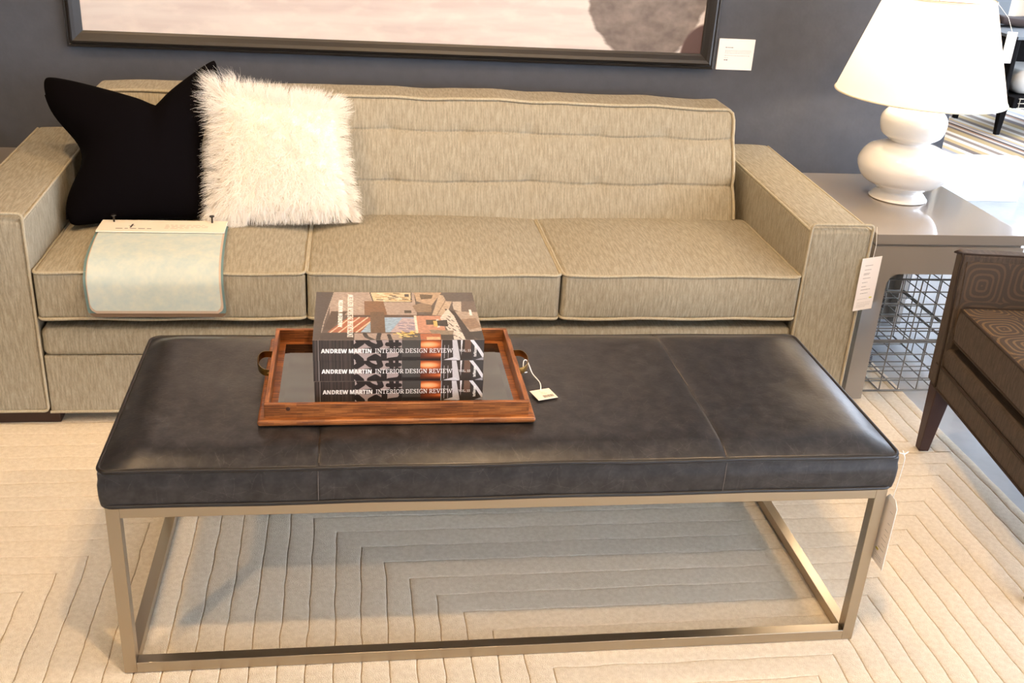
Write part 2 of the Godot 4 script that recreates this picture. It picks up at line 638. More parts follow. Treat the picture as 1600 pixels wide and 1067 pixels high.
func build_room(spots: Array) -> void:
	var X0 := -3.6
	var X1 := 6.6
	var Z0 := -7.6
	var Z1 := 5.2
	var H := 2.85
	structure("floor", slab(X0, X1, -0.16, -0.012, Z0, Z1, 0.001), M.concrete)
	structure("ceiling", slab(X0 - 0.2, X1 + 0.2, H, H + 0.2, Z0 - 0.2, Z1 + 0.2, 0.001), M.ceiling)
	structure("wall_back", slab(X0, 2.635, -0.012, H, -2.1, -1.95, 0.003), M.slate)
	structure("wall_left", slab(X0 - 0.2, X0, -0.16, H, Z0, Z1, 0.001), M.white_paint)
	structure("wall_far", slab(X0 - 0.2, X1 + 0.2, -0.16, H, Z0 - 0.2, Z0, 0.001), M.cream_paint)
	# front wall with a shop window on the right of the room
	var wf := MB.new()
	rbox(wf, Vector3((X0 + 3.4) / 2, H / 2, Z1 + 0.1), Vector3(3.4 - X0, H, 0.2), 0.001, Vector3i(1, 1, 1), 1)
	rbox(wf, Vector3((3.4 + X1) / 2, 2.75, Z1 + 0.1), Vector3(X1 - 3.4, 0.2, 0.2), 0.001, Vector3i(1, 1, 1), 1)
	rbox(wf, Vector3((3.4 + X1) / 2, 0.07, Z1 + 0.1), Vector3(X1 - 3.4, 0.16, 0.2), 0.001, Vector3i(1, 1, 1), 1)
	structure("wall_front", wf, M.white_paint)
	# right wall: sill, head and piers round three shop windows
	var wr := MB.new()
	rbox(wr, Vector3(X1 + 0.1, 2.75, (Z0 + Z1) / 2), Vector3(0.2, 0.2, Z1 - Z0), 0.001, Vector3i(1, 1, 1), 1)
	rbox(wr, Vector3(X1 + 0.1, 0.07, (Z0 + Z1) / 2), Vector3(0.2, 0.16, Z1 - Z0), 0.001, Vector3i(1, 1, 1), 1)
	for z in [Z0 + 0.15, -3.4, 0.9, Z1 - 0.1]:
		rbox(wr, Vector3(X1 + 0.1, 1.4, z), Vector3(0.2, 2.6, 0.3), 0.001, Vector3i(1, 1, 1), 1)
	structure("wall_right", wr, M.white_paint)
	var wins := [[-7.3, -3.55], [-3.25, 0.75], [1.05, 4.95]]
	var k := 1
	for w in wins:
		var fr := MB.new()
		for z in [w[0] + 0.03, (w[0] + w[1]) / 2, w[1] - 0.03]:
			rbox(fr, Vector3(X1 + 0.1, 1.4, z), Vector3(0.08, 2.5, 0.05), 0.002, Vector3i(1, 1, 1), 1)
		for y in [0.175, 2.625]:
			rbox(fr, Vector3(X1 + 0.1, y, (w[0] + w[1]) / 2), Vector3(0.08, 0.05, w[1] - w[0]), 0.002, Vector3i(1, 1, 1), 1)
		var win := structure("window_%d" % k, fr, M.window_metal)
		for q in [[w[0] + 0.055, (w[0] + w[1]) / 2 - 0.025], [(w[0] + w[1]) / 2 + 0.025, w[1] - 0.055]]:
			part("pane", slab(X1 + 0.097, X1 + 0.103, 0.2, 2.6, q[0], q[1], 0.0005), M.glass, win)
		k += 1
	var fr2 := MB.new()
	for x in [3.43, 4.95, X1 - 0.03]:
		rbox(fr2, Vector3(x, 1.4, Z1 + 0.1), Vector3(0.05, 2.5, 0.08), 0.002, Vector3i(1, 1, 1), 1)
	var win2 := structure("window_%d" % k, fr2, M.window_metal)
	for q in [[3.455, 4.925], [4.975, X1 - 0.055]]:
		part("pane", slab(q[0], q[1], 0.15, 2.65, Z1 + 0.097, Z1 + 0.103, 0.0005), M.glass, win2)
	structure("trim_1", slab(5.2, 5.35, -0.012, H, -6.15, -6.0, 0.003), M.grey_paint)
	structure("pavement", slab(X0 - 6, X1 + 14, -0.4, -0.17, Z0 - 6, Z1 + 14, 0.001), M.pavement)
	# ceiling spotlights
	var names := ["over the bench", "towards the left sofa arm", "over the brown armchair", "nearest the left end of the picture", "nearest the right end of the picture", "over the striped rug", "washing the cream far wall"]
	for i in spots.size():
		var s: Array = spots[i]
		var t := thing("ceiling_spotlight", "black ceiling spotlight head " + names[i], "spotlight", s[0], 0.0, "ceiling spotlights")
		var aim: Vector3 = (s[1] - s[0]).normalized()
		var side := aim.cross(Vector3.FORWARD).normalized()
		var bs := Basis(side, -aim, side.cross(-aim))
		var body := MB.new()
		lathe(body, PackedVector2Array([Vector2(0.0, 0.075), Vector2(0.03, 0.075), Vector2(0.042, 0.06), Vector2(0.045, -0.05), Vector2(0.04, -0.05), Vector2(0.038, -0.035)]), 24)
		part("housing", body, M.black_gloss, t).basis = bs
		var ln := MB.new()
		lathe(ln, PackedVector2Array([Vector2(0.0, -0.036), Vector2(0.037, -0.036)]), 24)
		part("lens", ln, M.lens, t).basis = bs
		part("stem", tubed(PackedVector3Array([Vector3(0, 0.13, 0), Vector3(0, 0.07, 0), -aim * 0.06]), 0.009, 8), M.black_gloss, t)
		var l := SpotLight3D.new()
		l.position = s[0] + aim * 0.055
		l.look_at_from_position(l.position, s[1], Vector3.FORWARD)
		l.light_color = SPOT_COLOR
		l.light_energy = s[2]
		l.spot_angle = 48.0
		l.spot_angle_attenuation = 0.6
		l.spot_range = 14.0
		l.spot_attenuation = 2.0
		l.light_size = 0.045
		l.shadow_enabled = true
		add_child(l)

# a carved rug: nested rectangles of cut pile with grooves between them
func build_rug() -> void:
	var rx0 := -1.3
	var rx1 := 2.215
	var rz0 := -1.9
	var rz1 := 1.1
	var t := thing("area_rug", "cream carved-pile rug with nested rectangle grooves under the bench", "rug", Vector3.ZERO)
	part("backing", slab(rx0, rx1, -0.012, -0.0055, rz0, rz1, 0.001), M.rug_backing, t)
	var wob := noise(FastNoiseLite.TYPE_SIMPLEX_SMOOTH, 9.0, 3, 77)
	var px := 0.0558
	var pz := 0.0625
	# cells: centre, how many bands to the left, right, back, front
	var cells := [
		[Vector2(1.155, 0.38), 18.42, 19.2, 18.42, 18.42],
		[Vector2(-0.845, 0.38), 18.42, 17.42, 18.42, 18.42],
		[Vector2(1.155, -1.86), 18.42, 19.2, 18.42, 17.42],
		[Vector2(-0.845, -1.86), 18.42, 17.42, 18.42, 17.42]]
	for c in cells:
		for k in range(-1, 19):
			var i0 := maxf(k + 0.42, 0.0)
			var b := MB.new()
			for side in 4:      # left, right, back, front
				var most: float = c[1 + side]
				var i1 := minf(k + 1.42, most)
				if i1 - i0 < 0.05:
					continue
				if most > 19.0 and k == 18:
					i1 = most
				var ctr: Vector2 = c[0]
				# limits of the strip's two long edges along its own direction
				var lo0: float
				var hi0: float
				var lo1: float
				var hi1: float
				var e0: float
				var e1: float
				var p0: float
				var p1: float
				if side < 2:
					var s := -1.0 if side == 0 else 1.0
					e0 = ctr.x + s * px * i0
					e1 = ctr.x + s * px * i1
					lo0 = ctr.y - pz * minf(i0, c[3])
					hi0 = ctr.y + pz * minf(i0, c[4])
					lo1 = ctr.y - pz * minf(i1, c[3])
					hi1 = ctr.y + pz * minf(i1, c[4])
					p0 = rz0
					p1 = rz1
				else:
					var s := -1.0 if side == 2 else 1.0
					e0 = ctr.y + s * pz * i0
					e1 = ctr.y + s * pz * i1
					lo0 = ctr.x - px * minf(i0, c[1])
					hi0 = ctr.x + px * minf(i0, c[2])
					lo1 = ctr.x - px * minf(i1, c[1])
					hi1 = ctr.x + px * minf(i1, c[2])
					p0 = rx0
					p1 = rx1
				if minf(hi0, hi1) < p0 + 0.002 or maxf(lo0, lo1) > p1 - 0.002:
					continue
				var q0 := rx0 if side < 2 else rz0
				var q1 := rx1 if side < 2 else rz1
				if maxf(e0, e1) < q0 + 0.004 or minf(e0, e1) > q1 - 0.004:
					continue
				e0 = clampf(e0, q0, q1)
				e1 = clampf(e1, q0, q1)
				lo0 = clampf(lo0, p0, p1)
				lo1 = clampf(lo1, p0, p1)
				hi0 = clampf(hi0, p0, p1)
				hi1 = clampf(hi1, p0, p1)
				var wide := absf(e1 - e0)
				var prof := [[0.0007, -0.0038], [0.0009, -0.0014], [0.003, -0.0003], [0.011, 0.0], [wide / 2, 0.0003], [wide - 0.011, 0.0], [wide - 0.003, -0.0003], [wide - 0.0009, -0.0014], [wide - 0.0007, -0.0038]]
				var n := maxi(2, int(maxf(hi0 - lo0, hi1 - lo1) / 0.016))
				var rows := []
				for pr in prof:
					var f: float = pr[0] / wide
					var row := PackedVector3Array()
					for j in n + 1:
						var g := float(j) / n
						var along := lerpf(lerpf(lo0, hi0, g), lerpf(lo1, hi1, g), f)
						var across := lerpf(e0, e1, f)
						var q := Vector3(across, pr[1], along) if side < 2 else Vector3(along, pr[1], across)
						q += Vector3(wob.get_noise_2d(q.x, q.z), 0, wob.get_noise_2d(q.x + 7.0, q.z - 3.0)) * 0.0036
						q.y += wob.get_noise_2d(q.x * 0.4 + 20.0, q.z * 0.4) * 0.0012 - 0.0017
						row.append(q)
					rows.append(row)
				if side == 0 or side == 3:
					rows.reverse()
				b.grid(rows)
				if k >= 17:
					part("pile_band", b, M.pile, t)
					b = MB.new()
			if b.v.size() > 0:
				part("pile_band", b, M.pile, t)

# ------------------------------------------------------------------ sofa
func build_sofa() -> void:
	var t := thing("sofa", "long beige tweed three-seat sofa with track arms and tufted back", "sofa", Vector3(0.672, 0, -1.44))
	var o := -t.position
	# arms
	for s in [-1.0, 1.0]:
		var x0 := 1.73 if s > 0 else -0.567
		var x1 := 1.919 if s > 0 else -0.383
		var a := MB.new()
		var top := func(q: Vector3) -> Vector3:
			if q.y > 0.1:
				q.y += 0.012 * (-q.z / 0.43) - 0.004 * pow(q.x / 0.09, 2)
			return q
		rbox(a, Vector3((x0 + x1) / 2, 0.323, -1.444) + o, Vector3(x1 - x0, 0.574, 0.874), 0.016, Vector3i(4, 6, 14), 3, top)
		part("arm", a, M.fabric, t)
		# piping round the front face and along both top edges
		var zf := -1.0075
		var fp := rrect(Vector3((x0 + x1) / 2, 0.326, zf) + o, Vector3.RIGHT, Vector3.UP, (x1 - x0) / 2 - 0.002, 0.284, 0.012, 4, 10)
		part("piping", tubed(fp, 0.0042, 6, true), M.piping, t)
		for e in [x0 + 0.003, x1 - 0.003]:
			var pts := []
			for k in 9:
				var z := lerpf(-1.012, -1.87, k / 8.0)
				pts.append(Vector3(e, 0.602 + 0.012 * (-(z + 1.444) / 0.43), z) + o)
			part("piping", tubed(PackedVector3Array(pts), 0.0042, 6), M.piping, t)
	# front rail: a soft upper roll over a flat border
	var r1 := MB.new()
	rbox(r1, Vector3(0.674, 0.247, -1.27) + o, Vector3(2.112, 0.082, 0.52), 0.02, Vector3i(10, 1, 2), 3)
	part("seat_deck", r1, M.fabric, t)
	var r2 := MB.new()
	rbox(r2, Vector3(0.674, 0.1215, -1.275) + o, Vector3(2.112, 0.171, 0.524), 0.006, Vector3i(10, 2, 2), 2)
	part("front_rail", r2, M.fabric, t)
	part("piping", tubed(PackedVector3Array([Vector3(-0.382, 0.037, -1.011) + o, Vector3(0.67, 0.037, -1.011) + o, Vector3(1.73, 0.037, -1.011) + o]), 0.004, 6), M.piping, t)
	# back with two rows of stitched tufts
	var tx := []
	for k in range(-5, 6):
		tx.append(0.2235 * k - 0.11175 + 0.0)
	var cy := 0.53
	var rows_y := [0.697, 0.556]
	var ey := []
	for y in rows_y:
		for d in [-0.03, -0.014, -0.007, -0.0035, 0.0, 0.0035, 0.007, 0.014, 0.03]:
			ey.append(y - cy + d)
	var exx := []
	for q in tx:
		for d in [-0.03, -0.012, 0.0, 0.012, 0.03]:
			exx.append(q + d)
	var wav := noise(FastNoiseLite.TYPE_SIMPLEX_SMOOTH, 2.2, 2, 5)
	var bend := func(q: Vector3) -> Vector3:
		var y := q.y + cy
		if q.z > 0.0:
			var dz := 0.0
			for i in 2:
				var lift: float = wav.get_noise_2d(q.x, i * 3.0) * 0.008
				var dy: float = y - rows_y[i] - lift
				dz -= 0.0065 * exp(-pow(dy / 0.0042, 2)) + 0.004 * exp(-pow(dy / 0.03, 2))
				for xx in tx:
					dz -= 0.010 * exp(-(pow((q.x - xx) / 0.028, 2) + pow(dy / 0.022, 2)))
			dz += 0.014 * (1.0 - pow(absf(q.x) / 1.05, 6))
			q.z += dz
		var top := clampf((y - 0.6) / 0.18, 0, 1)
		q.y += top * (0.010 * (1.0 - pow(q.x / 1.03, 2)) + wav.get_noise_2d(q.x * 1.5, 9.0) * 0.006)
		q.z -= lerpf(0.17, 0.45, clampf((q.z + 0.13) / 0.26, 0, 1)) * (y - 0.475)
		return q
	var bk := MB.new()
	rbox(bk, Vector3(0, cy, -1.64 - t.position.z), Vector3(2.036, 0.516, 0.26), 0.02, Vector3i(60, 26, 3), 3, bend, [exx, ey, []])
	part("back", bk, M.fabric, t)
	var pp := PackedVector3Array()
	var path := []
	for k in 13:
		path.append(Vector3(-1.015, lerpf(0.46, 0.755, k / 12.0) - cy, 0.13))
	path.append(Vector3(-1.011, 0.775 - cy, 0.13))
	path.append(Vector3(-0.998, 0.786 - cy, 0.129))
	for k in range(1, 60):
		path.append(Vector3(lerpf(-0.985, 0.985, k / 60.0), 0.7885 - cy, 0.127))
	path.append(Vector3(0.998, 0.786 - cy, 0.129))
	path.append(Vector3(1.011, 0.775 - cy, 0.13))
	for k in 13:
		path.append(Vector3(1.015, lerpf(0.755, 0.46, k / 12.0) - cy, 0.13))
	for q in path:
		pp.append(bend.call(q) + Vector3(0, cy, -1.64 - t.position.z))
	part("piping", tubed(pp, 0.0052, 6), M.piping, t)
	# seat cushions
	var spans := [[-0.378, 0.3185, 0.0], [0.3225, 1.0205, 0.0], [1.0255, 1.7265, -0.012]]
	var ci := 0
	for s in spans:
		var w: float = s[1] - s[0]
		var cc := Vector3((s[0] + s[1]) / 2, 0.388, -1.26) + o
		var hw := w / 2
		var sink: float = s[2]
		var crown := func(q: Vector3) -> Vector3:
			var fx := 1.0 - pow(absf(q.x) / hw, 2.6)
			var fz := 1.0 - pow(absf(q.z) / 0.26, 2.6)
			var sd := clampf(q.y / 0.066, -1, 1)
			if sd > 0:
				q.y += sd * (0.026 * fx * fz)
			else:
				q.y += sd * (-sink * 1.6) * fx * fz
			if absf(q.z) > 0.2:
				q.z += signf(q.z) * 0.008 * fx * (1.0 - sd * sd)
			return q
		var c := MB.new()
		rbox(c, cc, Vector3(w, 0.136, 0.52), 0.014, Vector3i(14, 4, 12), 3, crown)
		var cu := part("seat_cushion", c, M.fabric, t)
		for y in [0.064, -0.066]:
			var ring := rrect(Vector3.ZERO, Vector3.RIGHT, Vector3.BACK, hw - 0.0005, 0.2605, 0.02, 4, 16)
			var out := PackedVector3Array()
			for i in ring.size():
				var q := ring[i] + Vector3(0, y, 0)
				q.y += 0.0016 * sin(q.x * 23.0 + ci * 2.0) + 0.001 * sin(q.z * 31.0)
				out.append(q + cc)
			part("piping", tubed(out, 0.0045, 6, true), M.piping, cu)
		ci += 1
	# feet
	for f in [[-0.56, -0.36], [1.71, 1.91]]:
		for z in [-1.10, -1.84]:
			part("foot", slab(f[0] + o.x, f[1] + o.x, 0.0, 0.037, z - 0.02 + o.z, z + 0.08 + o.z, 0.002), M.foot, t)

# ------------------------------------------------------------------ bench
const BW := 1.52
const BD := 0.566
const BH := 0.388
const BT := 0.0245

func build_bench() -> void:
	var t := thing("leather_bench", "dark charcoal leather bench on a square-tube brushed nickel frame", "bench", Vector3(BW / 2, 0, -BD / 2))
	var o := -t.position
	var leg := slab(-BT / 2, BT / 2, 0, BH, -BT / 2, BT / 2, 0.0012).mesh()
	for x in [BT / 2, BW - BT / 2]:
		for z in [-BT / 2, -BD + BT / 2]:
			part("leg", leg, M.nickel, t).position = Vector3(x, 0, z) + o
	var long := slab(-BW / 2 + BT, BW / 2 - BT, -BT / 2, BT / 2, -BT / 2, BT / 2, 0.0012).mesh()
	var short := slab(-BT / 2, BT / 2, -BT / 2, BT / 2, -BD / 2 + BT, BD / 2 - BT, 0.0012).mesh()
	for y in [BT / 2, BH - BT / 2]:
		for z in [-BT / 2, -BD + BT / 2]:
			part("rail", long, M.nickel, t).position = Vector3(BW / 2, y, z) + o
		for x in [BT / 2, BW - BT / 2]:
			part("rail", short, M.nickel, t).position = Vector3(x, y, -BD / 2) + o
	# cushion
	var y0 := BH + 0.001
	var y1 := 0.4666
	var e := 0.006
	var hx := BW / 2 + e
	var hz := BD / 2 + e
	var seams := [0.383 - BW / 2, 1.165 - BW / 2]
	var ex := []
	for s in seams:
		for d in [-0.02, -0.008, -0.003, -0.0015, 0.0, 0.0015, 0.003, 0.008, 0.02]:
			ex.append(s + d)
	var ripple := noise(FastNoiseLite.TYPE_SIMPLEX_SMOOTH, 3.5, 3, 15)
	var hh := (y1 - y0) / 2
	var crown := func(q: Vector3) -> Vector3:
		if q.y > hh * 0.3:
			var dx := clampf((hx - absf(q.x)) / 0.075, 0, 1)
			var dz := clampf((hz - absf(q.z)) / 0.075, 0, 1)
			var c := sin(dx * PI / 2) * sin(dz * PI / 2)
			q.y += 0.0205 * c + ripple.get_noise_2d(q.x, q.z) * 0.0035 * c
			for s in seams:
				q.y -= 0.0022 * exp(-pow((q.x - s) / 0.0022, 2)) + 0.002 * exp(-pow((q.x - s) / 0.02, 2)) * c
		elif absf(q.y) <= hh * 0.3 + 0.02:
			if absf(q.z) > hz - 0.02:
				for s in seams:
					q.z -= signf(q.z) * 0.0015 * exp(-pow((q.x - s) / 0.002, 2))
				q.z += signf(q.z) * 0.002 * (1.0 - pow(q.y / hh, 2))
			if absf(q.x) > hx - 0.02:
				q.x += signf(q.x) * 0.002 * (1.0 - pow(q.y / hh, 2))
		return q
	var cb := MB.new()
	var cc := Vector3(0, (y0 + y1) / 2, 0)
	rbox(cb, cc, Vector3(hx * 2, y1 - y0, hz * 2), 0.007, Vector3i(56, 6, 26), 3, crown, [ex, [], [-0.275, -0.265, -0.255, -0.245, -0.235, 0.235, 0.245, 0.255, 0.265, 0.275]])
	var cu := part("cushion", cb, M.leather, t)
	for y in [y1 - 0.001, y0 + 0.0035]:
		var ring := rrect(Vector3(0, y, 0), Vector3.RIGHT, Vector3.BACK, hx, hz, 0.022, 6, 26)
		for i in ring.size():
			ring[i].y += 0.0008 * sin(ring[i].x * 17.0)
		part("piping", tubed(ring, 0.0042, 8, true), M.leather_piping, cu)
	for s in seams:
		var pts := PackedVector3Array()
		for k in 31:
			var z := lerpf(hz - 0.012, -hz + 0.012, k / 30.0)
			var q: Vector3 = crown.call(Vector3(s, hh, z))
			pts.append(q + cc + Vector3(0.0016 + 0.004 * sin(k * 0.2), 0.0008, 0))
		part("seam", tubed(pts, 0.0007, 5), M.thread, cu)
		part("seam", tubed(PackedVector3Array([cc + Vector3(s, hh - 0.006, hz + 0.0018), cc + Vector3(s, 0, hz + 0.0034), cc + Vector3(s, -hh + 0.008, hz + 0.0022)]), 0.0006, 5), M.thread, cu)

# ------------------------------------------------------------------ armchair at the right edge
func build_armchair() -> void:
	# local axes: +x to the chair's back, +z to its near side; origin on the floor under the front of the far arm
	var t := thing("armchair", "brown patterned armchair with dark tapered legs beside the end table", "armchair", Vector3(2.075, 0.0, -0.79), deg_to_rad(-7.0))
	var W := 0.70
	var D := 0.74
	# seat box with a border below
	part("seat_rail", slab(0.004, D, 0.275, 0.335, 0.01, W - 0.01, 0.012), M.chair_plain, t)
	part("lower_border", slab(0.0, D, 0.212, 0.279, 0.0, W, 0.006), M.chair_plain, t)
	part("piping", tubed(PackedVector3Array([Vector3(-0.001, 0.279, 0.0), Vector3(-0.001, 0.279, W / 2), Vector3(-0.001, 0.279, W)]), 0.0035, 6), M.chair_piping, t)
	part("piping", tubed(PackedVector3Array([Vector3(-0.001, 0.214, 0.0), Vector3(-0.001, 0.214, W / 2), Vector3(-0.001, 0.214, W)]), 0.003, 6), M.chair_piping, t)
	for s in 2:
		var z0 := -0.04 if s == 0 else W - 0.028
		var a := MB.new()
		var slim := func(q: Vector3) -> Vector3:
			var k := clampf((q.y + 0.2) / 0.4, 0, 1)
			q.z = q.z * (1.0 - 0.3 * k) + (0.004 if s == 0 else -0.004) * k
			q.x += 0.012 * k * (1.0 if q.x > 0 else -1.0)
			return q
		rbox(a, Vector3(D / 2, 0.412, z0 + 0.034), Vector3(D, 0.40, 0.068), 0.008, Vector3i(4, 5, 2), 3, slim)
		part("arm", a, M.chair_plain, t)
		# patterned inner face of the arm
		var zi := z0 + 0.063 if s == 0 else z0 + 0.0045
		var zt := z0 + 0.0605 if s == 0 else z0 + 0.007
		var inner := MB.new()
		var poly2 := PackedVector2Array([Vector2(0.012, 0.36), Vector2(D - 0.02, 0.36), Vector2(D - 0.02, 0.592), Vector2(0.0, 0.592)])
		prism(inner, poly2, minf(zi, zt) - 0.002, maxf(zi, zt) + 0.003)
		part("arm_panel", inner, M.chair_dull, t)
		part("piping", tubed(smooth_path([Vector3(-0.004, 0.215, z0 + 0.066), Vector3(-0.008, 0.40, z0 + 0.064), Vector3(-0.013, 0.60, z0 + 0.06), Vector3(0.03, 0.611, z0 + 0.058), Vector3(D, 0.611, z0 + 0.058)], 5), 0.0032, 6), M.chair_piping, t)
	# back
	var bk := MB.new()
	var lean := func(q: Vector3) -> Vector3:
		q.x += 0.16 * (q.y + 0.28)
		return q
	rbox(bk, Vector3(D - 0.06, 0.56, W / 2), Vector3(0.12, 0.64, W + 0.06), 0.02, Vector3i(2, 6, 8), 3, lean)
	part("back", bk, M.chair_cloth, t)
	# loose seat cushion
	var cc := Vector3(0.313, 0.418, W / 2)
	var puff := func(q: Vector3) -> Vector3:
		var f := (1.0 - pow(absf(q.x) / 0.315, 2.4)) * (1.0 - pow(absf(q.z) / 0.315, 2.4))
		q.y += (0.022 if q.y > 0 else 0.034) * f * signf(q.y)
		q.y = maxf(q.y, -0.0825)
		return q
	var cb := MB.new()
	rbox(cb, cc, Vector3(0.62, 0.098, 0.626), 0.016, Vector3i(10, 3, 10), 3, puff)
	var cu := part("seat_cushion", cb, M.chair_cloth, t)
	var band := MB.new()
	band.grid([rrect(cc + Vector3(0, -0.043, 0), Vector3.RIGHT, Vector3.BACK, 0.3112, 0.3142, 0.022, 4, 8), rrect(cc + Vector3(0, 0.0, 0), Vector3.RIGHT, Vector3.BACK, 0.3135, 0.3165, 0.022, 4, 8), rrect(cc + Vector3(0, 0.044, 0), Vector3.RIGHT, Vector3.BACK, 0.3112, 0.3142, 0.022, 4, 8)], false, true)
	part("side_band", band, M.chair_plain, cu)
	for y in [0.0465, -0.0455]:
		part("piping", tubed(rrect(cc + Vector3(0, y, 0), Vector3.RIGHT, Vector3.BACK, 0.3105, 0.3135, 0.025, 4, 8), 0.0036, 6, true), M.chair_piping, cu)
	# tapered legs
	for x in [0.03, D - 0.05]:
		for z in [0.0, W]:
			var l := MB.new()
			var sx := -0.012 if x < 0.3 else 0.03
			var taper := func(q: Vector3) -> Vector3:
				var k := clampf((0.106 - q.y) / 0.212, 0, 1)
				return Vector3(q.x * (1.0 - 0.45 * k) + sx * k, q.y, q.z * (1.0 - 0.45 * k))
			var drop := 0.0 if x < 0.3 else 0.012
			rbox(l, Vector3(x, 0.106 - drop / 2, z), Vector3(0.052, 0.212 + drop, 0.052), 0.003, Vector3i(1, 2, 1), 2, taper)
			part("leg", l, M.dark_leg, t)

# ------------------------------------------------------------------ end tables
func table_panel(w: float, h: float, stile: float, rail: float, thick: float) -> MB:
	var b := MB.new()
	var pts := PackedVector2Array([Vector2(-w / 2, 0), Vector2(-w / 2, h), Vector2(w / 2, h), Vector2(w / 2, 0), Vector2(w / 2 - stile, 0)])
	var r := 0.035
	var ix := w / 2 - stile
	var iy := h - rail
	for k in 7:
		var a := PI / 2 * k / 6
		pts.append(Vector2(ix - r + r * cos(a), iy - r + r * sin(a)))
	for k in 7:
		var a := PI / 2 + PI / 2 * k / 6
		pts.append(Vector2(-ix + r + r * cos(a), iy - r + r * sin(a)))
	pts.append(Vector2(-w / 2 + stile, 0))
	prism(b, pts, -thick / 2, thick / 2)
	return b

func end_table(at: Vector3, label: String) -> Node3D:
	var t := thing("end_table", label, "table", at, 0.0, "taupe lacquer end tables")
	var w := 0.486
	var d := 0.66
	part("table_top", slab(-w / 2, w / 2, 0.52, 0.552, -d / 2, d / 2, 0.002), M.lacquer, t)
	part("shadow_gap", slab(-w / 2 + 0.008, w / 2 - 0.008, 0.512, 0.5205, -d / 2 + 0.008, d / 2 - 0.008, 0.001), M.lacquer, t)
	var fr := table_panel(w - 0.004, 0.513, 0.06, 0.088, 0.03)
	for s in [-1.0, 1.0]:
		part("front_panel" if s > 0 else "back_panel", fr, M.lacquer, t).position = Vector3(0, 0, s * (d / 2 - 0.017))
		var sp := part("side_panel", table_panel(d - 0.066, 0.513, 0.045, 0.088, 0.03), M.lacquer, t)
		sp.position = Vector3(s * (w / 2 - 0.017), 0, 0)
		sp.rotation.y = PI / 2
	return t

func build_tables() -> void:
	end_table(Vector3(2.228, 0, -1.43), "taupe lacquer end table carrying the white lamp, right of the sofa")
	end_table(Vector3(-0.86, 0, -1.53), "taupe lacquer end table at the left edge, behind the sofa arm")

func build_lamp() -> void:
	var c := Vector3(2.233, 0.5525, -1.48)
	var t := thing("table_lamp", "white double-gourd ceramic lamp with cone shade, lit, on the end table", "lamp", c)
	var body := MB.new()
	lathe(body, smooth_profile([Vector2(0.0, 0.0), Vector2(0.086, 0.0), Vector2(0.088, 0.008), Vector2(0.08, 0.018), Vector2(0.073, 0.028), Vector2(0.086, 0.04), Vector2(0.125, 0.062), Vector2(0.147, 0.098), Vector2(0.147, 0.128), Vector2(0.127, 0.16), Vector2(0.094, 0.176), Vector2(0.066, 0.184), Vector2(0.062, 0.189), Vector2(0.072, 0.197), Vector2(0.095, 0.214), Vector2(0.104, 0.25), Vector2(0.097, 0.276), Vector2(0.07, 0.3), Vector2(0.035, 0.312), Vector2(0.018, 0.318), Vector2(0.0, 0.319)], 6), 64)
	part("base", body, M.ceramic, t)
	part("neck", tubed(PackedVector3Array([Vector3(0, 0.317, 0), Vector3(0, 0.40, 0)]), 0.01, 12), M.brass, t)
	var y0 := 0.338
	var y1 := 0.636
	var r0 := 0.262
	var r1 := 0.163
	var sh := MB.new()
	var prof := PackedVector2Array()
	for k in 13:
		prof.append(Vector2(lerpf(r0, r1, k / 12.0), lerpf(y0, y1, k / 12.0)))
	lathe(sh, prof, 96)
	var s := part("lamp_shade", sh, M.shade, t)
	for q in [[r0, y0], [r1, y1]]:
		var ring := PackedVector3Array()
		for k in 96:
			ring.append(Vector3(q[0] * cos(TAU * k / 96), q[1], q[0] * sin(TAU * k / 96)))
		part("trim", tubed(ring, 0.003, 6, true), M.shade_trim, s)
	for k in 3:
		var a := TAU * k / 3 + 0.9
		part("spider", tubed(PackedVector3Array([Vector3(0, y1 - 0.012, 0), Vector3(r1 * cos(a), y1 - 0.002, r1 * sin(a))]), 0.0014, 6), M.brass, s)
	var bulb := MB.new()
	lathe(bulb, smooth_profile([Vector2(0.0, 0.39), Vector2(0.014, 0.392), Vector2(0.018, 0.41), Vector2(0.032, 0.45), Vector2(0.03, 0.475), Vector2(0.015, 0.49), Vector2(0.0, 0.493)], 4), 24)
	part("bulb", bulb, M.bulb, t)
	var l := OmniLight3D.new()
	l.position = c + Vector3(0, 0.455, 0)
	l.light_color = Color(1.0, 0.89, 0.75)
	l.light_energy = 0.2
	l.light_size = 0.03
	l.omni_range = 14.0
	l.omni_attenuation = 2.0
	l.shadow_enabled = true
	add_child(l)
	# paper tag on the shade
	var g := thing("price_tag", "small white paper tag hanging at the right of the lamp shade", "tag", c + Vector3(0.234, 0.50, 0.05))
	var im := blank(64, 128, c8(236, 236, 240))
	text_lines(im, 0.2, [[0.2, 0.8], [0.3, 0.7], [0.42, 0.8], [0.55, 0.6]], c8(168, 172, 190), 4, 0.03)
	var b := MB.new()
	b.face(Vector3(-0.017, 0.05, 0.0005), Vector3(0.017, 0.05, 0.0005), Vector3(0.017, -0.045, 0.0005), Vector3(-0.017, -0.045, 0.0005), true)
	var card := part("card", slab(-0.017, 0.017, -0.045, 0.05, -0.0007, 0.0003, 0.0002), M.paper, g)
	part("print", b, print_mat(im), card)
	part("string", tubed(PackedVector3Array([Vector3(0, 0.046, 0), Vector3(-0.02, 0.09, -0.01), Vector3(-0.055, 0.134, -0.04)]), 0.0008, 5), M.string, g)

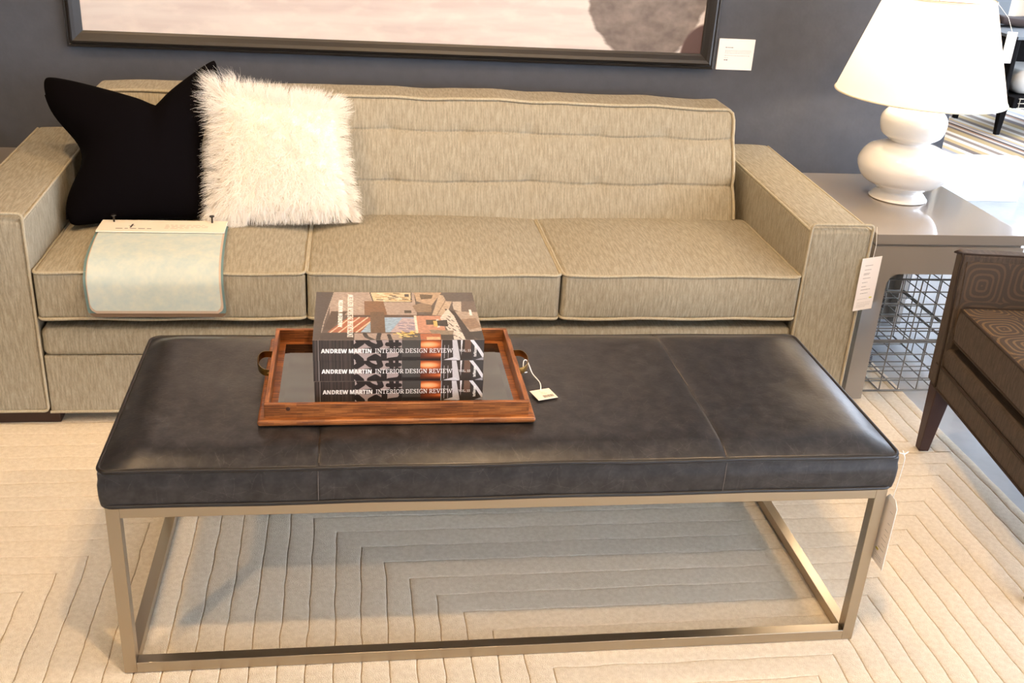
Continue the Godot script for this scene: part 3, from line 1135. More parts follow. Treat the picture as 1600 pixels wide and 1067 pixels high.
# ------------------------------------------------------------------ wire crates
func crate(at: Vector3, w: float, h: float, d: float, label: String, nx: int, ny: int, nz: int) -> void:
	var t := thing("wire_crate", label, "crate", at, 0.0, "wire crates under the end table")
	var rod := func(a: Vector3, b: Vector3, r: float) -> void:
		part("wire", tubed(PackedVector3Array([a, b]), r, 6), M.wire, t)
	for z in [-d / 2, d / 2]:
		for i in nx + 1:
			var x := lerpf(-w / 2, w / 2, float(i) / nx)
			rod.call(Vector3(x, 0.003, z), Vector3(x, h, z), 0.0022)
		for j in ny + 1:
			var y := lerpf(0.003, h, float(j) / ny)
			rod.call(Vector3(-w / 2, y, z), Vector3(w / 2, y, z), 0.0032 if j == ny or j == 0 else 0.0022)
	for x in [-w / 2, w / 2]:
		for i in range(1, nz):
			var z := lerpf(-d / 2, d / 2, float(i) / nz)
			rod.call(Vector3(x, 0.003, z), Vector3(x, h, z), 0.0022)
		for j in ny + 1:
			var y := lerpf(0.003, h, float(j) / ny)
			rod.call(Vector3(x, y, -d / 2), Vector3(x, y, d / 2), 0.0032 if j == ny or j == 0 else 0.0022)
	for i in range(1, nx):
		var x := lerpf(-w / 2, w / 2, float(i) / nx)
		rod.call(Vector3(x, 0.003, -d / 2), Vector3(x, 0.003, d / 2), 0.0022)
	for i in range(1, nz):
		var z := lerpf(-d / 2, d / 2, float(i) / nz)
		rod.call(Vector3(-w / 2, 0.003, z), Vector3(w / 2, 0.003, z), 0.0022)
	# clasp springs at the left front corner
	for s in 2:
		var pts := PackedVector3Array()
		for k in 25:
			var a := TAU * k / 8.0
			pts.append(Vector3(-w / 2 + 0.004 + 0.009 * cos(a), h * 0.55 + 0.02 * s + 0.0007 * k, d / 2 + 0.004 + 0.009 * sin(a)))
		part("clasp", tubed(pts, 0.0012, 5), M.black_wire, t)

func build_crates() -> void:
	crate(Vector3(2.226, 0.0, -1.36), 0.32, 0.175, 0.42, "lower of two grey wire crates stacked under the end table", 5, 4, 6)
	crate(Vector3(2.226, 0.179, -1.36), 0.32, 0.21, 0.42, "upper of two grey wire crates stacked under the end table", 5, 5, 6)

# ------------------------------------------------------------------ picture and wall card
func build_picture() -> void:
	var x0 := -0.458
	var x1 := 1.692
	var y0 := 0.868
	var y1 := 2.05
	var t := thing("framed_painting", "wide pale painting in a dark wooden frame above the sofa", "painting", Vector3((x0 + x1) / 2, y0, -1.948))
	var o := -t.position
	# mitred frame boards with a stepped profile: depth from the wall against distance from the outer edge
	var prof := [[0.0, 0.0], [0.0, 0.022], [0.003, 0.028], [0.008, 0.03], [0.012, 0.027], [0.015, 0.036], [0.022, 0.04], [0.032, 0.036], [0.045, 0.026], [0.052, 0.022], [0.052, 0.0]]
	var corners := [Vector2(x0, y0), Vector2(x1, y0), Vector2(x1, y1), Vector2(x0, y1)]
	var inward := [Vector2(1, 1), Vector2(-1, 1), Vector2(-1, -1), Vector2(1, -1)]
	for k in 4:
		var b := MB.new()
		for i in prof.size() - 1:
			var q := []
			for pr in [prof[i], prof[i + 1]]:
				for e in [k, (k + 1) % 4]:
					var c: Vector2 = corners[e] + inward[e] * pr[0]
					q.append(Vector3(c.x, c.y, -1.948 + pr[1]) + o)
			b.face(q[0], q[2], q[3], q[1])
		part("frame_board", b, M.frame, t)
	# canvas
	var W := 1024
	var H := 560
	var im := Image.create(W, H, false, Image.FORMAT_RGB8)
	var s1 := noise(FastNoiseLite.TYPE_SIMPLEX_SMOOTH, 0.012, 4, 91)
	var s2 := noise(FastNoiseLite.TYPE_SIMPLEX_SMOOTH, 0.03, 4, 92)
	for y in H:
		for x in W:
			var n := s1.get_noise_2d(x * 0.25, y * 2.2)
			var m := s2.get_noise_2d(x * 0.5, y)
			var col := c8(208, 200, 194).lerp(c8(192, 179, 175), clampf(0.35 + n * 0.9, 0, 1))
			col = col.lerp(c8(226, 216, 206), clampf(m * 0.6, 0, 1))
			# the grey boulder at the lower right
			var d := Vector2((x - 920.0) / 108.0, (y - 440.0) / 140.0)
			d.x += 0.06 * s2.get_noise_2d(y * 1.2, 40.0)
			if d.length() < 1.0:
				var g := clampf(0.5 + m * 0.8 + 0.35 * s2.get_noise_2d(x * 2.0, y * 2.0), 0, 1)
				var rock := c8(104, 94, 88).lerp(c8(134, 123, 115), g)
				col = col.lerp(rock, clampf((1.0 - d.length()) * 24.0, 0, 1))
			var d2 := Vector2((x - 1030.0) / 46.0, (y - 566.0) / 62.0)
			if d2.length() < 1.0:
				col = col.lerp(c8(82, 62, 58), clampf((1.0 - d2.length()) * 12.0, 0, 1))
			im.set_pixel(x, y, col)
	var cv := MB.new()
	var a := 0.049
	cv.face(Vector3(x0 + a, y1 - a, -1.93) + o, Vector3(x1 - a, y1 - a, -1.93) + o, Vector3(x1 - a, y0 + a, -1.93) + o, Vector3(x0 + a, y0 + a, -1.93) + o, true)
	part("canvas", cv, print_mat(im, 0.7), t)
	part("backing", slab(x0 + 0.01 + o.x, x1 - 0.01 + o.x, y0 + 0.01 + o.y, y1 - 0.01 + o.y, -1.947 + o.z, -1.934 + o.z, 0.001), M.frame, t)
	# wall card
	var g := thing("wall_card", "small white printed card on the wall right of the painting", "sign", Vector3(1.774, 0.919, -1.95))
	part("board", slab(-0.0655, 0.0655, -0.053, 0.053, 0.0002, 0.005, 0.0005), M.paper, g)
	var ci := blank(256, 208, c8(238, 236, 236))
	text_lines(ci, 0.19, [[0.265, 0.42]], c8(120, 118, 122), 2, 0.022)
	text_lines(ci, 0.19, [[0.36, 0.93], [0.405, 0.93], [0.45, 0.9], [0.53, 0.9]], c8(178, 176, 180), 3, 0.014)
	text_lines(ci, 0.19, [[0.60, 0.32]], c8(190, 188, 192), 6, 0.014)
	text_lines(ci, 0.19, [[0.67, 0.30]], c8(96, 94, 100), 7, 0.026)
	var pb := MB.new()
	pb.face(Vector3(-0.065, 0.0525, 0.0053), Vector3(0.065, 0.0525, 0.0053), Vector3(0.065, -0.0525, 0.0053), Vector3(-0.065, -0.0525, 0.0053), true)
	part("print", pb, print_mat(ci), g)

# ------------------------------------------------------------------ cushions on the sofa
func build_black_pillow() -> void:
	# corners in the room: bottom left, bottom right, top left, top right
	var P := [Vector3(-0.350, 0.478, -1.285), Vector3(0.02, 0.480, -1.36), Vector3(-0.452, 0.845, -1.575), Vector3(0.052, 0.912, -1.60)]
	var t := thing("black_throw_pillow", "black velvet throw pillow with a chopped top in the sofa's left corner", "cushion", Vector3(-0.17, 0.478, -1.32))
	var nrm := Vector3(0.05, 0.58, 0.8).normalized()
	var N := 44
	var mb := MB.new()
	for side in [1.0, -1.0]:
		var rows := []
		for i in N + 1:
			var row := PackedVector3Array()
			for j in N + 1:
				var a := sin((float(j) / N * 2 - 1) * PI / 2)
				var b := sin((float(i) / N * 2 - 1) * PI / 2)
				# edges drawn in between the pointed corners
				var aa := a * (1.0 - 0.34 * exp(-pow((b + 0.12) / 0.5, 2)) * (1.0 - b * b) * (1.0 if a < 0 else 0.4))
				var bb := b * (1.0 - 0.06 * (1.0 - a * a))
				var chop := pow(maxf(0.0, 1.0 - absf(a - 0.28) / (1.28 if a < 0.28 else 0.72)), 1.2) * pow(clampf((b + 1) / 2, 0, 1), 2.2)
				bb -= 0.5 * chop
				var blunt := 1.0 - 0.05 * pow(a * a * b * b, 5.0)
				var u := (aa * blunt + 1) / 2
				var w := (bb * blunt + 1) / 2
				var bottom: Vector3 = P[0].lerp(P[1], u)
				var topp: Vector3 = P[2].lerp(P[3], u)
				var q := bottom.lerp(topp, w)
				var th := 0.105 * pow(maxf((1.0 - pow(absf(a), 2.4)) * (1.0 - pow(absf(b), 2.8)), 0.0), 0.52)
				# crease of the chop on the front
				th *= 1.0 - 0.45 * exp(-pow((a - 0.28) / 0.12, 2)) * pow(clampf((b + 1) / 2, 0, 1), 3.0)
				q += nrm * th * side * (1.0 if side > 0 else 0.75)
				q.y = maxf(q.y, 0.4765)
				row.append(q - t.position)
			if side < 0:
				row.reverse()
			rows.append(row)
		mb.grid(rows)
	mb.weld()
	part("cover", mb, M.black_velvet, t)
	var edge := PackedVector3Array()
	for k in N + 1:
		edge.append(mb.v[k])
	var seam := PackedVector3Array()
	for k in 25:
		var b := lerpf(-0.9, 0.72, k / 24.0)
		var u := (-1.0 * (1.0 - 0.34 * exp(-pow((b + 0.12) / 0.5, 2)) * (1.0 - b * b)) + 1) / 2
		seam.append(P[0].lerp(P[1], u).lerp(P[2].lerp(P[3], u), (b + 1) / 2) - t.position + Vector3(0, 0.002, 0))
	part("seam", tubed(seam, 0.003, 5), M.black_velvet, t)

func build_fur_pillow() -> void:
	var P := [Vector3(0.04, 0.492, -1.325), Vector3(0.452, 0.492, -1.372), Vector3(0.055, 0.842, -1.49), Vector3(0.398, 0.785, -1.55)]
	var t := thing("fur_throw_pillow", "white long-haired fur throw pillow leaning beside the black one", "cushion", Vector3(0.24, 0.478, -1.31))
	var nrm := Vector3(0.14, 0.42, 0.9).normalized()
	var N := 30
	var at := func(a: float, b: float, side: float) -> Vector3:
		var aa := a * (1.0 - 0.05 * (1.0 - b * b))
		var bb := b * (1.0 - 0.05 * (1.0 - a * a))
		var u := (aa + 1) / 2
		var w := (bb + 1) / 2
		var q: Vector3 = P[0].lerp(P[1], u).lerp(P[2].lerp(P[3], u), w)
		var th := 0.075 * pow(maxf((1.0 - pow(absf(a), 2.4)) * (1.0 - pow(absf(b), 2.4)), 0.0), 0.6)
		q += nrm * th * side
		q.y = maxf(q.y, 0.484)
		return q - t.position
	var mb := MB.new()
	for side in [1.0, -1.0]:
		var rows := []
		for i in N + 1:
			var row := PackedVector3Array()
			for j in N + 1:
				row.append(at.call(sin((float(j) / N * 2 - 1) * PI / 2), sin((float(i) / N * 2 - 1) * PI / 2), side))
			if side < 0:
				row.reverse()
			rows.append(row)
		mb.grid(rows)
	mb.weld()
	part("cover", mb, M.fur_skin, t)
	# long curling hair
	rng.seed = 11
	var fur := MB.new()
	var locks := noise(FastNoiseLite.TYPE_SIMPLEX_SMOOTH, 0.8, 2, 63)
	var right: Vector3 = (P[1] - P[0]).normalized()
	var up: Vector3 = (P[2] - P[0]).normalized()
	for k in 24000:
		var a: float
		var b: float
		var rim := k % 3 == 0
		if rim:
			var e := rng.randf_range(-1, 1)
			var f := signf(rng.randf_range(-1, 1)) * rng.randf_range(0.93, 1.0)
			a = e if k % 2 == 0 else f
			b = f if k % 2 == 0 else e
		else:
			a = rng.randf_range(-1, 1)
			b = rng.randf_range(-1, 1)
		var q: Vector3 = at.call(a, b, 1.0)
		var out := (right * a * pow(absf(a), 3) + up * b * pow(absf(b), 3)) * 1.1 + nrm * (0.35 if rim else 0.55)
		out += right * rng.randf_range(-0.3, 0.3) + up * rng.randf_range(-0.5, 0.2)
		out = out.normalized()
		var long := rng.randf_range(0.026, 0.05)
		if a < -0.6 or b > 0.8:
			long *= 1.3
		if a < -0.75 and b > 0.6:
			long *= 1.35
		var lock := Vector2(locks.get_noise_2d(a * 9.0, b * 9.0), locks.get_noise_2d(a * 9.0 + 40.0, b * 9.0))
		var curl := (right * (lock.x * 2.2 + rng.randf_range(-0.5, 0.5)) + up * (lock.y * 2.2 + rng.randf_range(-0.7, 0.4))) * 0.8
		var w := rng.randf_range(0.0005, 0.0009)
		var wide := out.cross(nrm if rng.randf() < 0.5 else up + right * 0.3).normalized() * w
		if wide.length() < 0.0001:
			wide = right * w
		var prev := -1
		var dir := out
		var pos := q - out * 0.004
		for s in 7:
			var ww := wide * (1.0 - s / 6.6)
			if pos.y + t.position.y < 0.482:
				pos.y = 0.482 - t.position.y
			var i := fur.p(pos - ww)
			fur.p(pos + ww)
			if prev >= 0:
				fur.quad(prev, prev + 1, i + 1, i)
			prev = i
			dir = (dir + curl * 0.4 * cos(s * 0.75) + Vector3(0, -0.05, 0)).normalized()
			pos += dir * long / 6
	var f := part("fur", fur, M.fur, t)
	f.set_meta("kind", "stuff")

# ------------------------------------------------------------------ fabric sample book over the seat front
func build_sample_book() -> void:
	var t := thing("sample_book", "pale blue-green fabric sample book hanging over the left seat cushion", "sample book", Vector3(-0.08, 0.482, -1.28))
	var o := -t.position
	# section of the drape: z against y, from the header to the lower edge
	var sec := smooth_path([Vector3(0, 0.489, -1.297), Vector3(0, 0.4895, -1.25), Vector3(0, 0.488, -1.15), Vector3(0, 0.481, -1.065), Vector3(0, 0.468, -1.018), Vector3(0, 0.44, -0.984), Vector3(0, 0.40, -0.977), Vector3(0, 0.338, -0.978)], 8)
	var total := 0.0
	for i in sec.size() - 1:
		total += sec[i].distance_to(sec[i + 1])
	var sheet := func(x0: float, x1: float, skew: float, off: float, s0: float, s1: float, round_r: float) -> MB:
		var b := MB.new()
		for lay in 2:
			var rows := []
			var run := 0.0
			for i in sec.size():
				if i > 0:
					run += sec[i].distance_to(sec[i - 1])
				if run < s0 * total - 1e-6 or run > s1 * total + 1e-6:
					continue
				var tg := (sec[mini(i + 1, sec.size() - 1)] - sec[maxi(i - 1, 0)]).normalized()
				var nn := Vector3(0, tg.z, -tg.y)
				var left := s1 * total - run
				var cut := 0.0
				if left < round_r:
					cut = round_r - sqrt(maxf(round_r * round_r - pow(round_r - left, 2), 0.0))
				var row := PackedVector3Array()
				for j in 13:
					var x := lerpf(x0 + cut, x1 - cut, j / 12.0) + skew * run
					row.append(Vector3(x, sec[i].y, sec[i].z) + nn * (off - 0.0011 * lay) + o)
				if lay == 1:
					row.reverse()
				rows.append(row)
			b.grid(rows)
		return b
	var wash := seamless(512, 512, 0.014, 4, 101)
	var wash2 := seamless(512, 512, 0.05, 3, 102)
	M.swatch = tri_mat(tint(wash, c8(176, 194, 195), c8(204, 209, 197), 1.2, wash2, 0.35), 0.85, 0.4)
	M.under1 = mat(c8(198, 176, 156), 0.85)
	M.under2 = mat(c8(120, 98, 78), 0.85)
	M.under3 = mat(c8(104, 132, 134), 0.85)
	part("sheet", sheet.call(-0.262, 0.086, 0.055, 0.0012, 0.05, 1.0, 0.012), M.under2, t)
	part("sheet", sheet.call(-0.264, 0.090, 0.05, 0.0026, 0.05, 0.985, 0.014), M.under3, t)
	part("sheet", sheet.call(-0.257, 0.084, 0.05, 0.004, 0.05, 0.975, 0.022), M.under1, t)
	part("swatch", sheet.call(-0.254, 0.079, 0.05, 0.0056, 0.05, 0.965, 0.026), M.swatch, t)
	# header card with two screws and its print
	var im := blank(512, 150, c8(236, 226, 208))
	stroke(im, [[0.235, 0.52], [0.275, 0.52]], 0.025, c8(92, 84, 76))
	stroke(im, [[0.258, 0.38], [0.252, 0.66]], 0.05, c8(60, 54, 50))
	text_lines(im, 0.14, [[0.74, 0.43]], c8(120, 112, 104), 12, 0.05)
	text_lines(im, 0.52, [[0.4, 0.83], [0.5, 0.86], [0.6, 0.86], [0.7, 0.72]], c8(206, 196, 180), 13, 0.05)
	var hd := bx(Vector3(-0.084, 0.4985, -1.246) + o, Vector3(0.345, 0.004, 0.096), 0.001)
	var hc := part("header_card", hd, M.page, t)
	var pf := MB.new()
	var y := 0.5008
	pf.face(Vector3(-0.256, y, -1.2935) + o, Vector3(0.088, y, -1.2935) + o, Vector3(0.088, y, -1.1985) + o, Vector3(-0.256, y, -1.1985) + o, true)
	part("print", pf, print_mat(im), hc)
	for x in [-0.222, 0.047]:
		var sc := MB.new()
		lathe(sc, PackedVector2Array([Vector2(0.0, 0.022), Vector2(0.007, 0.022), Vector2(0.007, 0.019), Vector2(0.0026, 0.017), Vector2(0.0026, 0.0), Vector2(0.0, 0.0)]), 14, Vector3(x, 0.500, -1.277) + o)
		part("screw", sc, M.black_gloss, hc)

# ------------------------------------------------------------------ tray
func build_tray() -> void:
	var x0 := 0.279
	var x1 := 0.791
	var z0 := -0.474
	var z1 := -0.120
	var yb := 0.4895
	var t := thing("serving_tray", "brown wooden mirror-bottomed tray with brass handles on the bench", "tray", Vector3((x0 + x1) / 2, yb, (z0 + z1) / 2))
	var o := -t.position
	var lip := MB.new()
	rbox(lip, Vector3((x0 + x1) / 2, yb + 0.0065, (z0 + z1) / 2) + o, Vector3(x1 - x0 + 0.026, 0.013, z1 - z0 + 0.026), 0.006, Vector3i(1, 1, 1), 4)
	part("base_moulding", lip, M.wood_x, t)
	var yt := 0.5315
	var th := 0.009
	part("front_board", slab(x0 + o.x, x1 + o.x, yb + 0.011 + o.y, yt + o.y, z1 - th + o.z, z1 + o.z, 0.0015), M.wood_x, t)
	part("back_board", slab(x0 + o.x, x1 + o.x, yb + 0.011 + o.y, yt + o.y, z0 + o.z, z0 + th + o.z, 0.0015), M.wood_x, t)
	part("side_board", slab(x0 + o.x, x0 + th + o.x, yb + 0.011 + o.y, yt + o.y, z0 + th + o.z, z1 - th + o.z, 0.0015), M.wood_z, t)
	part("side_board", slab(x1 - th + o.x, x1 + o.x, yb + 0.011 + o.y, yt + o.y, z0 + th + o.z, z1 - th + o.z, 0.0015), M.wood_z, t)
	# bevelled mirror
	var mb := MB.new()
	var ym := yb + 0.0135 + o.y
	var xi0 := x0 + th + o.x
	var xi1 := x1 - th + o.x
	var zi0 := z0 + th + o.z
	var zi1 := z1 - th + o.z
	var bv := 0.024
	var dy := 0.0011
	mb.face(Vector3(xi0 + bv, ym, zi0 + bv), Vector3(xi1 - bv, ym, zi0 + bv), Vector3(xi1 - bv, ym, zi1 - bv), Vector3(xi0 + bv, ym, zi1 - bv))
	var outer := [Vector3(xi0, ym - dy, zi0), Vector3(xi1, ym - dy, zi0), Vector3(xi1, ym - dy, zi1), Vector3(xi0, ym - dy, zi1)]
	var inn := [Vector3(xi0 + bv, ym, zi0 + bv), Vector3(xi1 - bv, ym, zi0 + bv), Vector3(xi1 - bv, ym, zi1 - bv), Vector3(xi0 + bv, ym, zi1 - bv)]
	for k in 4:
		mb.face(outer[k], outer[(k + 1) % 4], inn[(k + 1) % 4], inn[k])
	part("mirror", mb, M.mirror, t)
	# strap handles
	for s in [-1.0, 1.0]:
		var x := (x0 if s < 0 else x1) + o.x
		var zc := -0.335 + o.z
		var hnd := MB.new()
		var arc := []
		for k in 15:
			var a := PI * k / 14
			arc.append(Vector3(x + s * (0.001 + 0.026 * pow(sin(a), 0.6)), 0.513 + 0.006 * sin(a) + o.y, zc + 0.043 * cos(a)))
		var rows := []
		for edge in [[-0.007, 0.0], [0.007, 0.0], [0.007, 0.0022], [-0.007, 0.0022]]:
			var row := PackedVector3Array()
			for k in 15:
				var q: Vector3 = arc[k]
				var dirn := Vector3(q.x - x, 0, q.z - zc).normalized()
				row.append(q + Vector3(0, edge[0], 0) + dirn * edge[1])
			rows.append(row)
		hnd.grid(rows, true, false)
		var hp := part("handle", hnd, M.brass, t)
		for e in [-1.0, 1.0]:
			var kn := SphereMesh.new()
			kn.radius = 0.0038
			kn.height = 0.0076
			kn.radial_segments = 12
			kn.rings = 6
			part("rivet", kn, M.brass, hp).position = Vector3(x + s * 0.003, 0.513 + o.y, zc + e * 0.047)
	var plug := MB.new()
	lathe(plug, PackedVector2Array([Vector2(0, 0.0006), Vector2(0.004, 0.0006), Vector2(0.0042, 0)]), 16)
	var pl := part("wood_plug", plug, M.wood_plug, t)
	pl.position = Vector3(x0 + 0.045, yb + 0.032, z1) + o
	pl.rotation.x = PI / 2

# ------------------------------------------------------------------ books
func spine_picture() -> Image:
	rng.seed = 7
	var im := blank(1024, 136, c8(56, 49, 46))
	for k in 60:
		var x := rng.randf() * 0.215
		rect(im, x, 0, x + rng.randf_range(0.002, 0.008), 1, c8(56, 49, 46).lerp(c8(88, 77, 70), rng.randf()), 0.01)
	rect(im, 0.03, 0, 0.034, 1, c8(150, 142, 136))
	rect(im, 0.238, 0, 0.515, 1, c8(168, 150, 144), 0.015)
	rect(im, 0.236, 0, 0.24, 1, c8(190, 180, 174))
	var ink := c8(46, 40, 38)
	stroke(im, [[0.25, 0.28], [0.28, 0.12], [0.262, 0.02]], 0.26, ink)
	stroke(im, [[0.30, 0.0], [0.33, 0.2], [0.365, 0.32], [0.39, 0.22], [0.38, 0.0]], 0.24, ink)
	stroke(im, [[0.30, 0.52], [0.36, 0.48], [0.41, 0.58], [0.41, 0.9]], 0.26, ink)
	stroke(im, [[0.33, 0.95], [0.36, 0.82], [0.39, 0.98]], 0.3, ink)
	stroke(im, [[0.25, 0.8], [0.275, 0.98]], 0.3, ink)
	stroke(im, [[0.43, 0.2], [0.5, 0.2]], 0.2, ink)
	stroke(im, [[0.45, 0.0], [0.455, 0.3]], 0.2, ink)
	stroke(im, [[0.485, 0.0], [0.485, 0.3]], 0.16, ink)
	stroke(im, [[0.43, 0.5], [0.5, 0.46], [0.51, 0.62]], 0.24, ink)
	stroke(im, [[0.44, 0.98], [0.50, 0.92], [0.512, 0.75]], 0.24, ink)
	rect(im, 0.515, 0, 0.625, 1, c8(74, 70, 65), 0.02)
	rect(im, 0.517, 0.82, 0.625, 1, c8(46, 42, 40), 0.01)
	for y in 136:
		for x in range(640, 764):
			var u := (x - 640) / 124.0
			var w := y / 136.0
			var glow := exp(-pow((w - 0.22) / 0.2, 2)) * (0.55 + 0.45 * sin(u * 3.0 + 0.4)) + 0.7 * exp(-pow((w - 0.72) / 0.1, 2)) * u
			var col := c8(88, 42, 24).lerp(c8(236, 120, 58), clampf(glow * 1.3, 0, 1)).lerp(c8(255, 214, 170), clampf(glow * 1.5 - 0.8, 0, 1))
			im.set_pixel(x, y, col.lerp(c8(40, 26, 22), clampf((w - 0.84) * 8.0, 0, 1)))
	rect(im, 0.747, 0, 0.95, 1, c8(62, 54, 48), 0.03)
	rect(im, 0.747, 0, 0.75, 1, c8(206, 200, 196))
	rect(im, 0.765, 0.25, 0.768, 0.9, c8(196, 190, 188))
	rect(im, 0.787, 0.25, 0.79, 0.9, c8(180, 174, 172))
	poly(im, [[0.81, 0], [0.838, 0], [0.862, 0.98], [0.82, 0.98]], c8(198, 192, 190), 0.06)
	poly(im, [[0.76, 0.98], [0.83, 0.82], [0.86, 1.0]], c8(206, 202, 202), 0.03)
	poly(im, [[0.86, 0], [0.872, 0], [0.866, 0.8]], c8(216, 210, 206), 0.02)
	rect(im, 0.885, 0, 0.922, 0.62, c8(112, 86, 70), 0.03)
	poly(im, [[0.93, 0], [1, 0], [1, 1], [0.93, 1]], c8(64, 60, 58), 0.02)
	stroke(im, [[0.925, 0.0], [0.965, 0.4], [1.0, 0.82]], 0.14, c8(216, 212, 214))
	poly(im, [[0.95, 0.98], [1.0, 0.84], [1, 1]], c8(150, 146, 148))
	im.resize(512, 68, Image.INTERPOLATE_CUBIC)
	im.resize(1024, 136, Image.INTERPOLATE_CUBIC)
	return im

func cover_picture() -> Image:
	# top row of the picture is the far edge of the cover, bottom row the spine hinge
	rng.seed = 9
	var im := blank(640, 468, c8(96, 84, 76))
	rect(im, 0.09, 0, 0.62, 0.5, c8(172, 154, 144), 0.015)
	for k in 90:
		var x := rng.randf_range(0.1, 0.42)
		var y := rng.randf_range(0.0, 0.42)
		stroke(im, [[x, y], [x + 0.05, y + 0.09]], 0.006, c8(172, 154, 144).lerp(c8(206, 190, 178), rng.randf()))
	poly(im, [[0, 0], [0.11, 0], [0.035, 1], [0, 1]], c8(78, 70, 64), 0.02)
	stroke(im, [[0.112, 0.0], [0.06, 0.62], [0.04, 1.0]], 0.008, c8(176, 164, 152))
	poly(im, [[0.10, 0.42], [0.2, 0.42], [0.10, 0.80], [0.06, 0.80]], c8(84, 66, 50), 0.02)
	# ceiling picture
	poly(im, [[0.335, 0], [0.605, 0], [0.60, 0.225], [0.355, 0.225]], c8(52, 44, 38))
	poly(im, [[0.342, 0.005], [0.6, 0.005], [0.594, 0.215], [0.36, 0.215]], c8(216, 196, 150), 0.04)
	for k in 26:
		var x := rng.randf_range(0.36, 0.57)
		var y := rng.randf_range(0.02, 0.18)
		stroke(im, [[x, y], [x + 0.03, y + 0.012]], 0.02, [c8(104, 88, 58), c8(236, 226, 196), c8(192, 156, 92)][k % 3])
	rect(im, 0.56, 0.04, 0.585, 0.10, c8(60, 52, 46))
	# dark cornice and orange beams, window with sky and mountain
	rect(im, 0.2, 0.50, 0.66, 0.545, c8(92, 66, 52), 0.02)
	poly(im, [[0.2, 0.55], [0.34, 0.55], [0.34, 0.85], [0.08, 0.85]], c8(186, 98, 58), 0.02)
	for k in 4:
		var x := 0.1 + 0.05 * k
		stroke(im, [[x, 0.85], [x + 0.12, 0.55]], 0.014, c8(238, 206, 176))
	poly(im, [[0.335, 0.64], [0.335, 0.85], [0.275, 0.85]], c8(140, 182, 218))
	rect(im, 0.42, 0.55, 0.615, 0.85, c8(136, 180, 222), 0.01)
	poly(im, [[0.45, 0.85], [0.53, 0.56], [0.61, 0.58], [0.61, 0.85]], c8(184, 168, 182), 0.03)
	for k in 14:
		var x := rng.randf_range(0.49, 0.59)
		var y := rng.randf_range(0.64, 0.84)
		stroke(im, [[x, y], [x + 0.03, y + 0.012]], 0.014, c8(122, 118, 160))
	poly(im, [[0.3, 0.2], [0.42, 0.2], [0.44, 0.5], [0.3, 0.5]], c8(140, 98, 62), 0.03)
	rect(im, 0.335, 0.44, 0.42, 0.86, c8(110, 82, 54), 0.05)
	rect(im, 0.615, 0.52, 0.78, 0.87, c8(206, 138, 108), 0.02)
	rect(im, 0.60, 0.51, 0.615, 0.86, c8(240, 222, 208))
	rect(im, 0.545, 0.40, 0.59, 0.46, c8(76, 68, 60))
	rect(im, 0.67, 0.60, 0.735, 0.70, c8(88, 76, 66), 0.02)
	rect(im, 0.735, 0.59, 0.752, 0.76, c8(206, 204, 202))
	# furniture at the right of the cover picture
	poly(im, [[0.62, 0.0], [0.8, 0.0], [0.72, 0.30], [0.63, 0.2]], c8(188, 158, 124), 0.03)
	poly(im, [[0.60, 0.30], [0.66, 0.24], [0.72, 0.28], [0.715, 0.44], [0.62, 0.44]], c8(142, 118, 90), 0.03)
	poly(im, [[0.715, 0.5], [0.78, 0.05], [0.87, 0.12], [0.8, 0.52]], c8(190, 168, 142), 0.02)
	stroke(im, [[0.745, 0.5], [0.83, 0.12]], 0.008, c8(136, 114, 92))
	poly(im, [[0.655, 0.04], [0.74, 0.06], [0.73, 0.14], [0.66, 0.16]], c8(104, 88, 62), 0.06)
	poly(im, [[0.8, 0.0], [1.0, 0.0], [1.0, 0.2], [0.82, 0.2]], c8(92, 84, 76), 0.02)
	poly(im, [[0.875, 0.2], [1.0, 0.2], [1.0, 0.47], [0.86, 0.42]], c8(112, 98, 88), 0.02)
	poly(im, [[0.858, 0.21], [0.915, 0.2], [0.9, 0.44], [0.855, 0.38]], c8(190, 178, 164), 0.01)
	poly(im, [[0.86, 0.42], [1.0, 0.44], [1.0, 0.83], [0.92, 0.84]], c8(176, 158, 142), 0.03)
	poly(im, [[0.87, 0.6], [0.98, 0.56], [1.0, 0.75], [0.93, 0.8]], c8(148, 118, 92), 0.03)
	poly(im, [[0.8, 0.36], [0.86, 0.42], [0.95, 1.0], [0.86, 1.0]], c8(58, 50, 46), 0.02)
	poly(im, [[0.76, 0.56], [0.82, 0.36], [0.85, 0.52], [0.89, 1.0], [0.82, 1.0]], c8(212, 206, 200), 0.05)
	for k in 18:
		var x := rng.randf_range(0.79, 0.87)
		var y := rng.randf_range(0.5, 0.98)
		stroke(im, [[x, y], [x + 0.012, y + 0.03]], 0.01, c8(84, 78, 74))
	poly(im, [[0.735, 0.62], [0.80, 0.6], [0.80, 0.74], [0.735, 0.72]], c8(52, 46, 42), 0.02)
	rect(im, 0.715, 0.62, 0.737, 0.74, c8(206, 178, 84), 0.04)
	poly(im, [[0.68, 0.80], [0.83, 0.82], [0.82, 0.90], [0.7, 0.9]], c8(142, 128, 108), 0.02)
	poly(im, [[0.9, 0.86], [1.0, 0.82], [1.0, 1.0], [0.97, 1.0]], c8(58, 56, 54), 0.01)
	# strip along the hinge, continued on the spine
	rect(im, 0.04, 0.86, 0.238, 1, c8(68, 58, 53), 0.015)
	rect(im, 0.238, 0.87, 0.515, 1, c8(170, 152, 146), 0.015)
	var ink := c8(46, 40, 38)
	stroke(im, [[0.30, 0.88], [0.31, 0.94], [0.35, 1.0]], 0.035, ink)
	stroke(im, [[0.385, 0.88], [0.375, 1.0]], 0.035, ink)
	stroke(im, [[0.44, 0.9], [0.45, 1.0]], 0.03, ink)
	rect(im, 0.515, 0.88, 0.625, 1, c8(82, 76, 70), 0.02)
	rect(im, 0.625, 0.88, 0.745, 1, c8(196, 98, 52), 0.04)
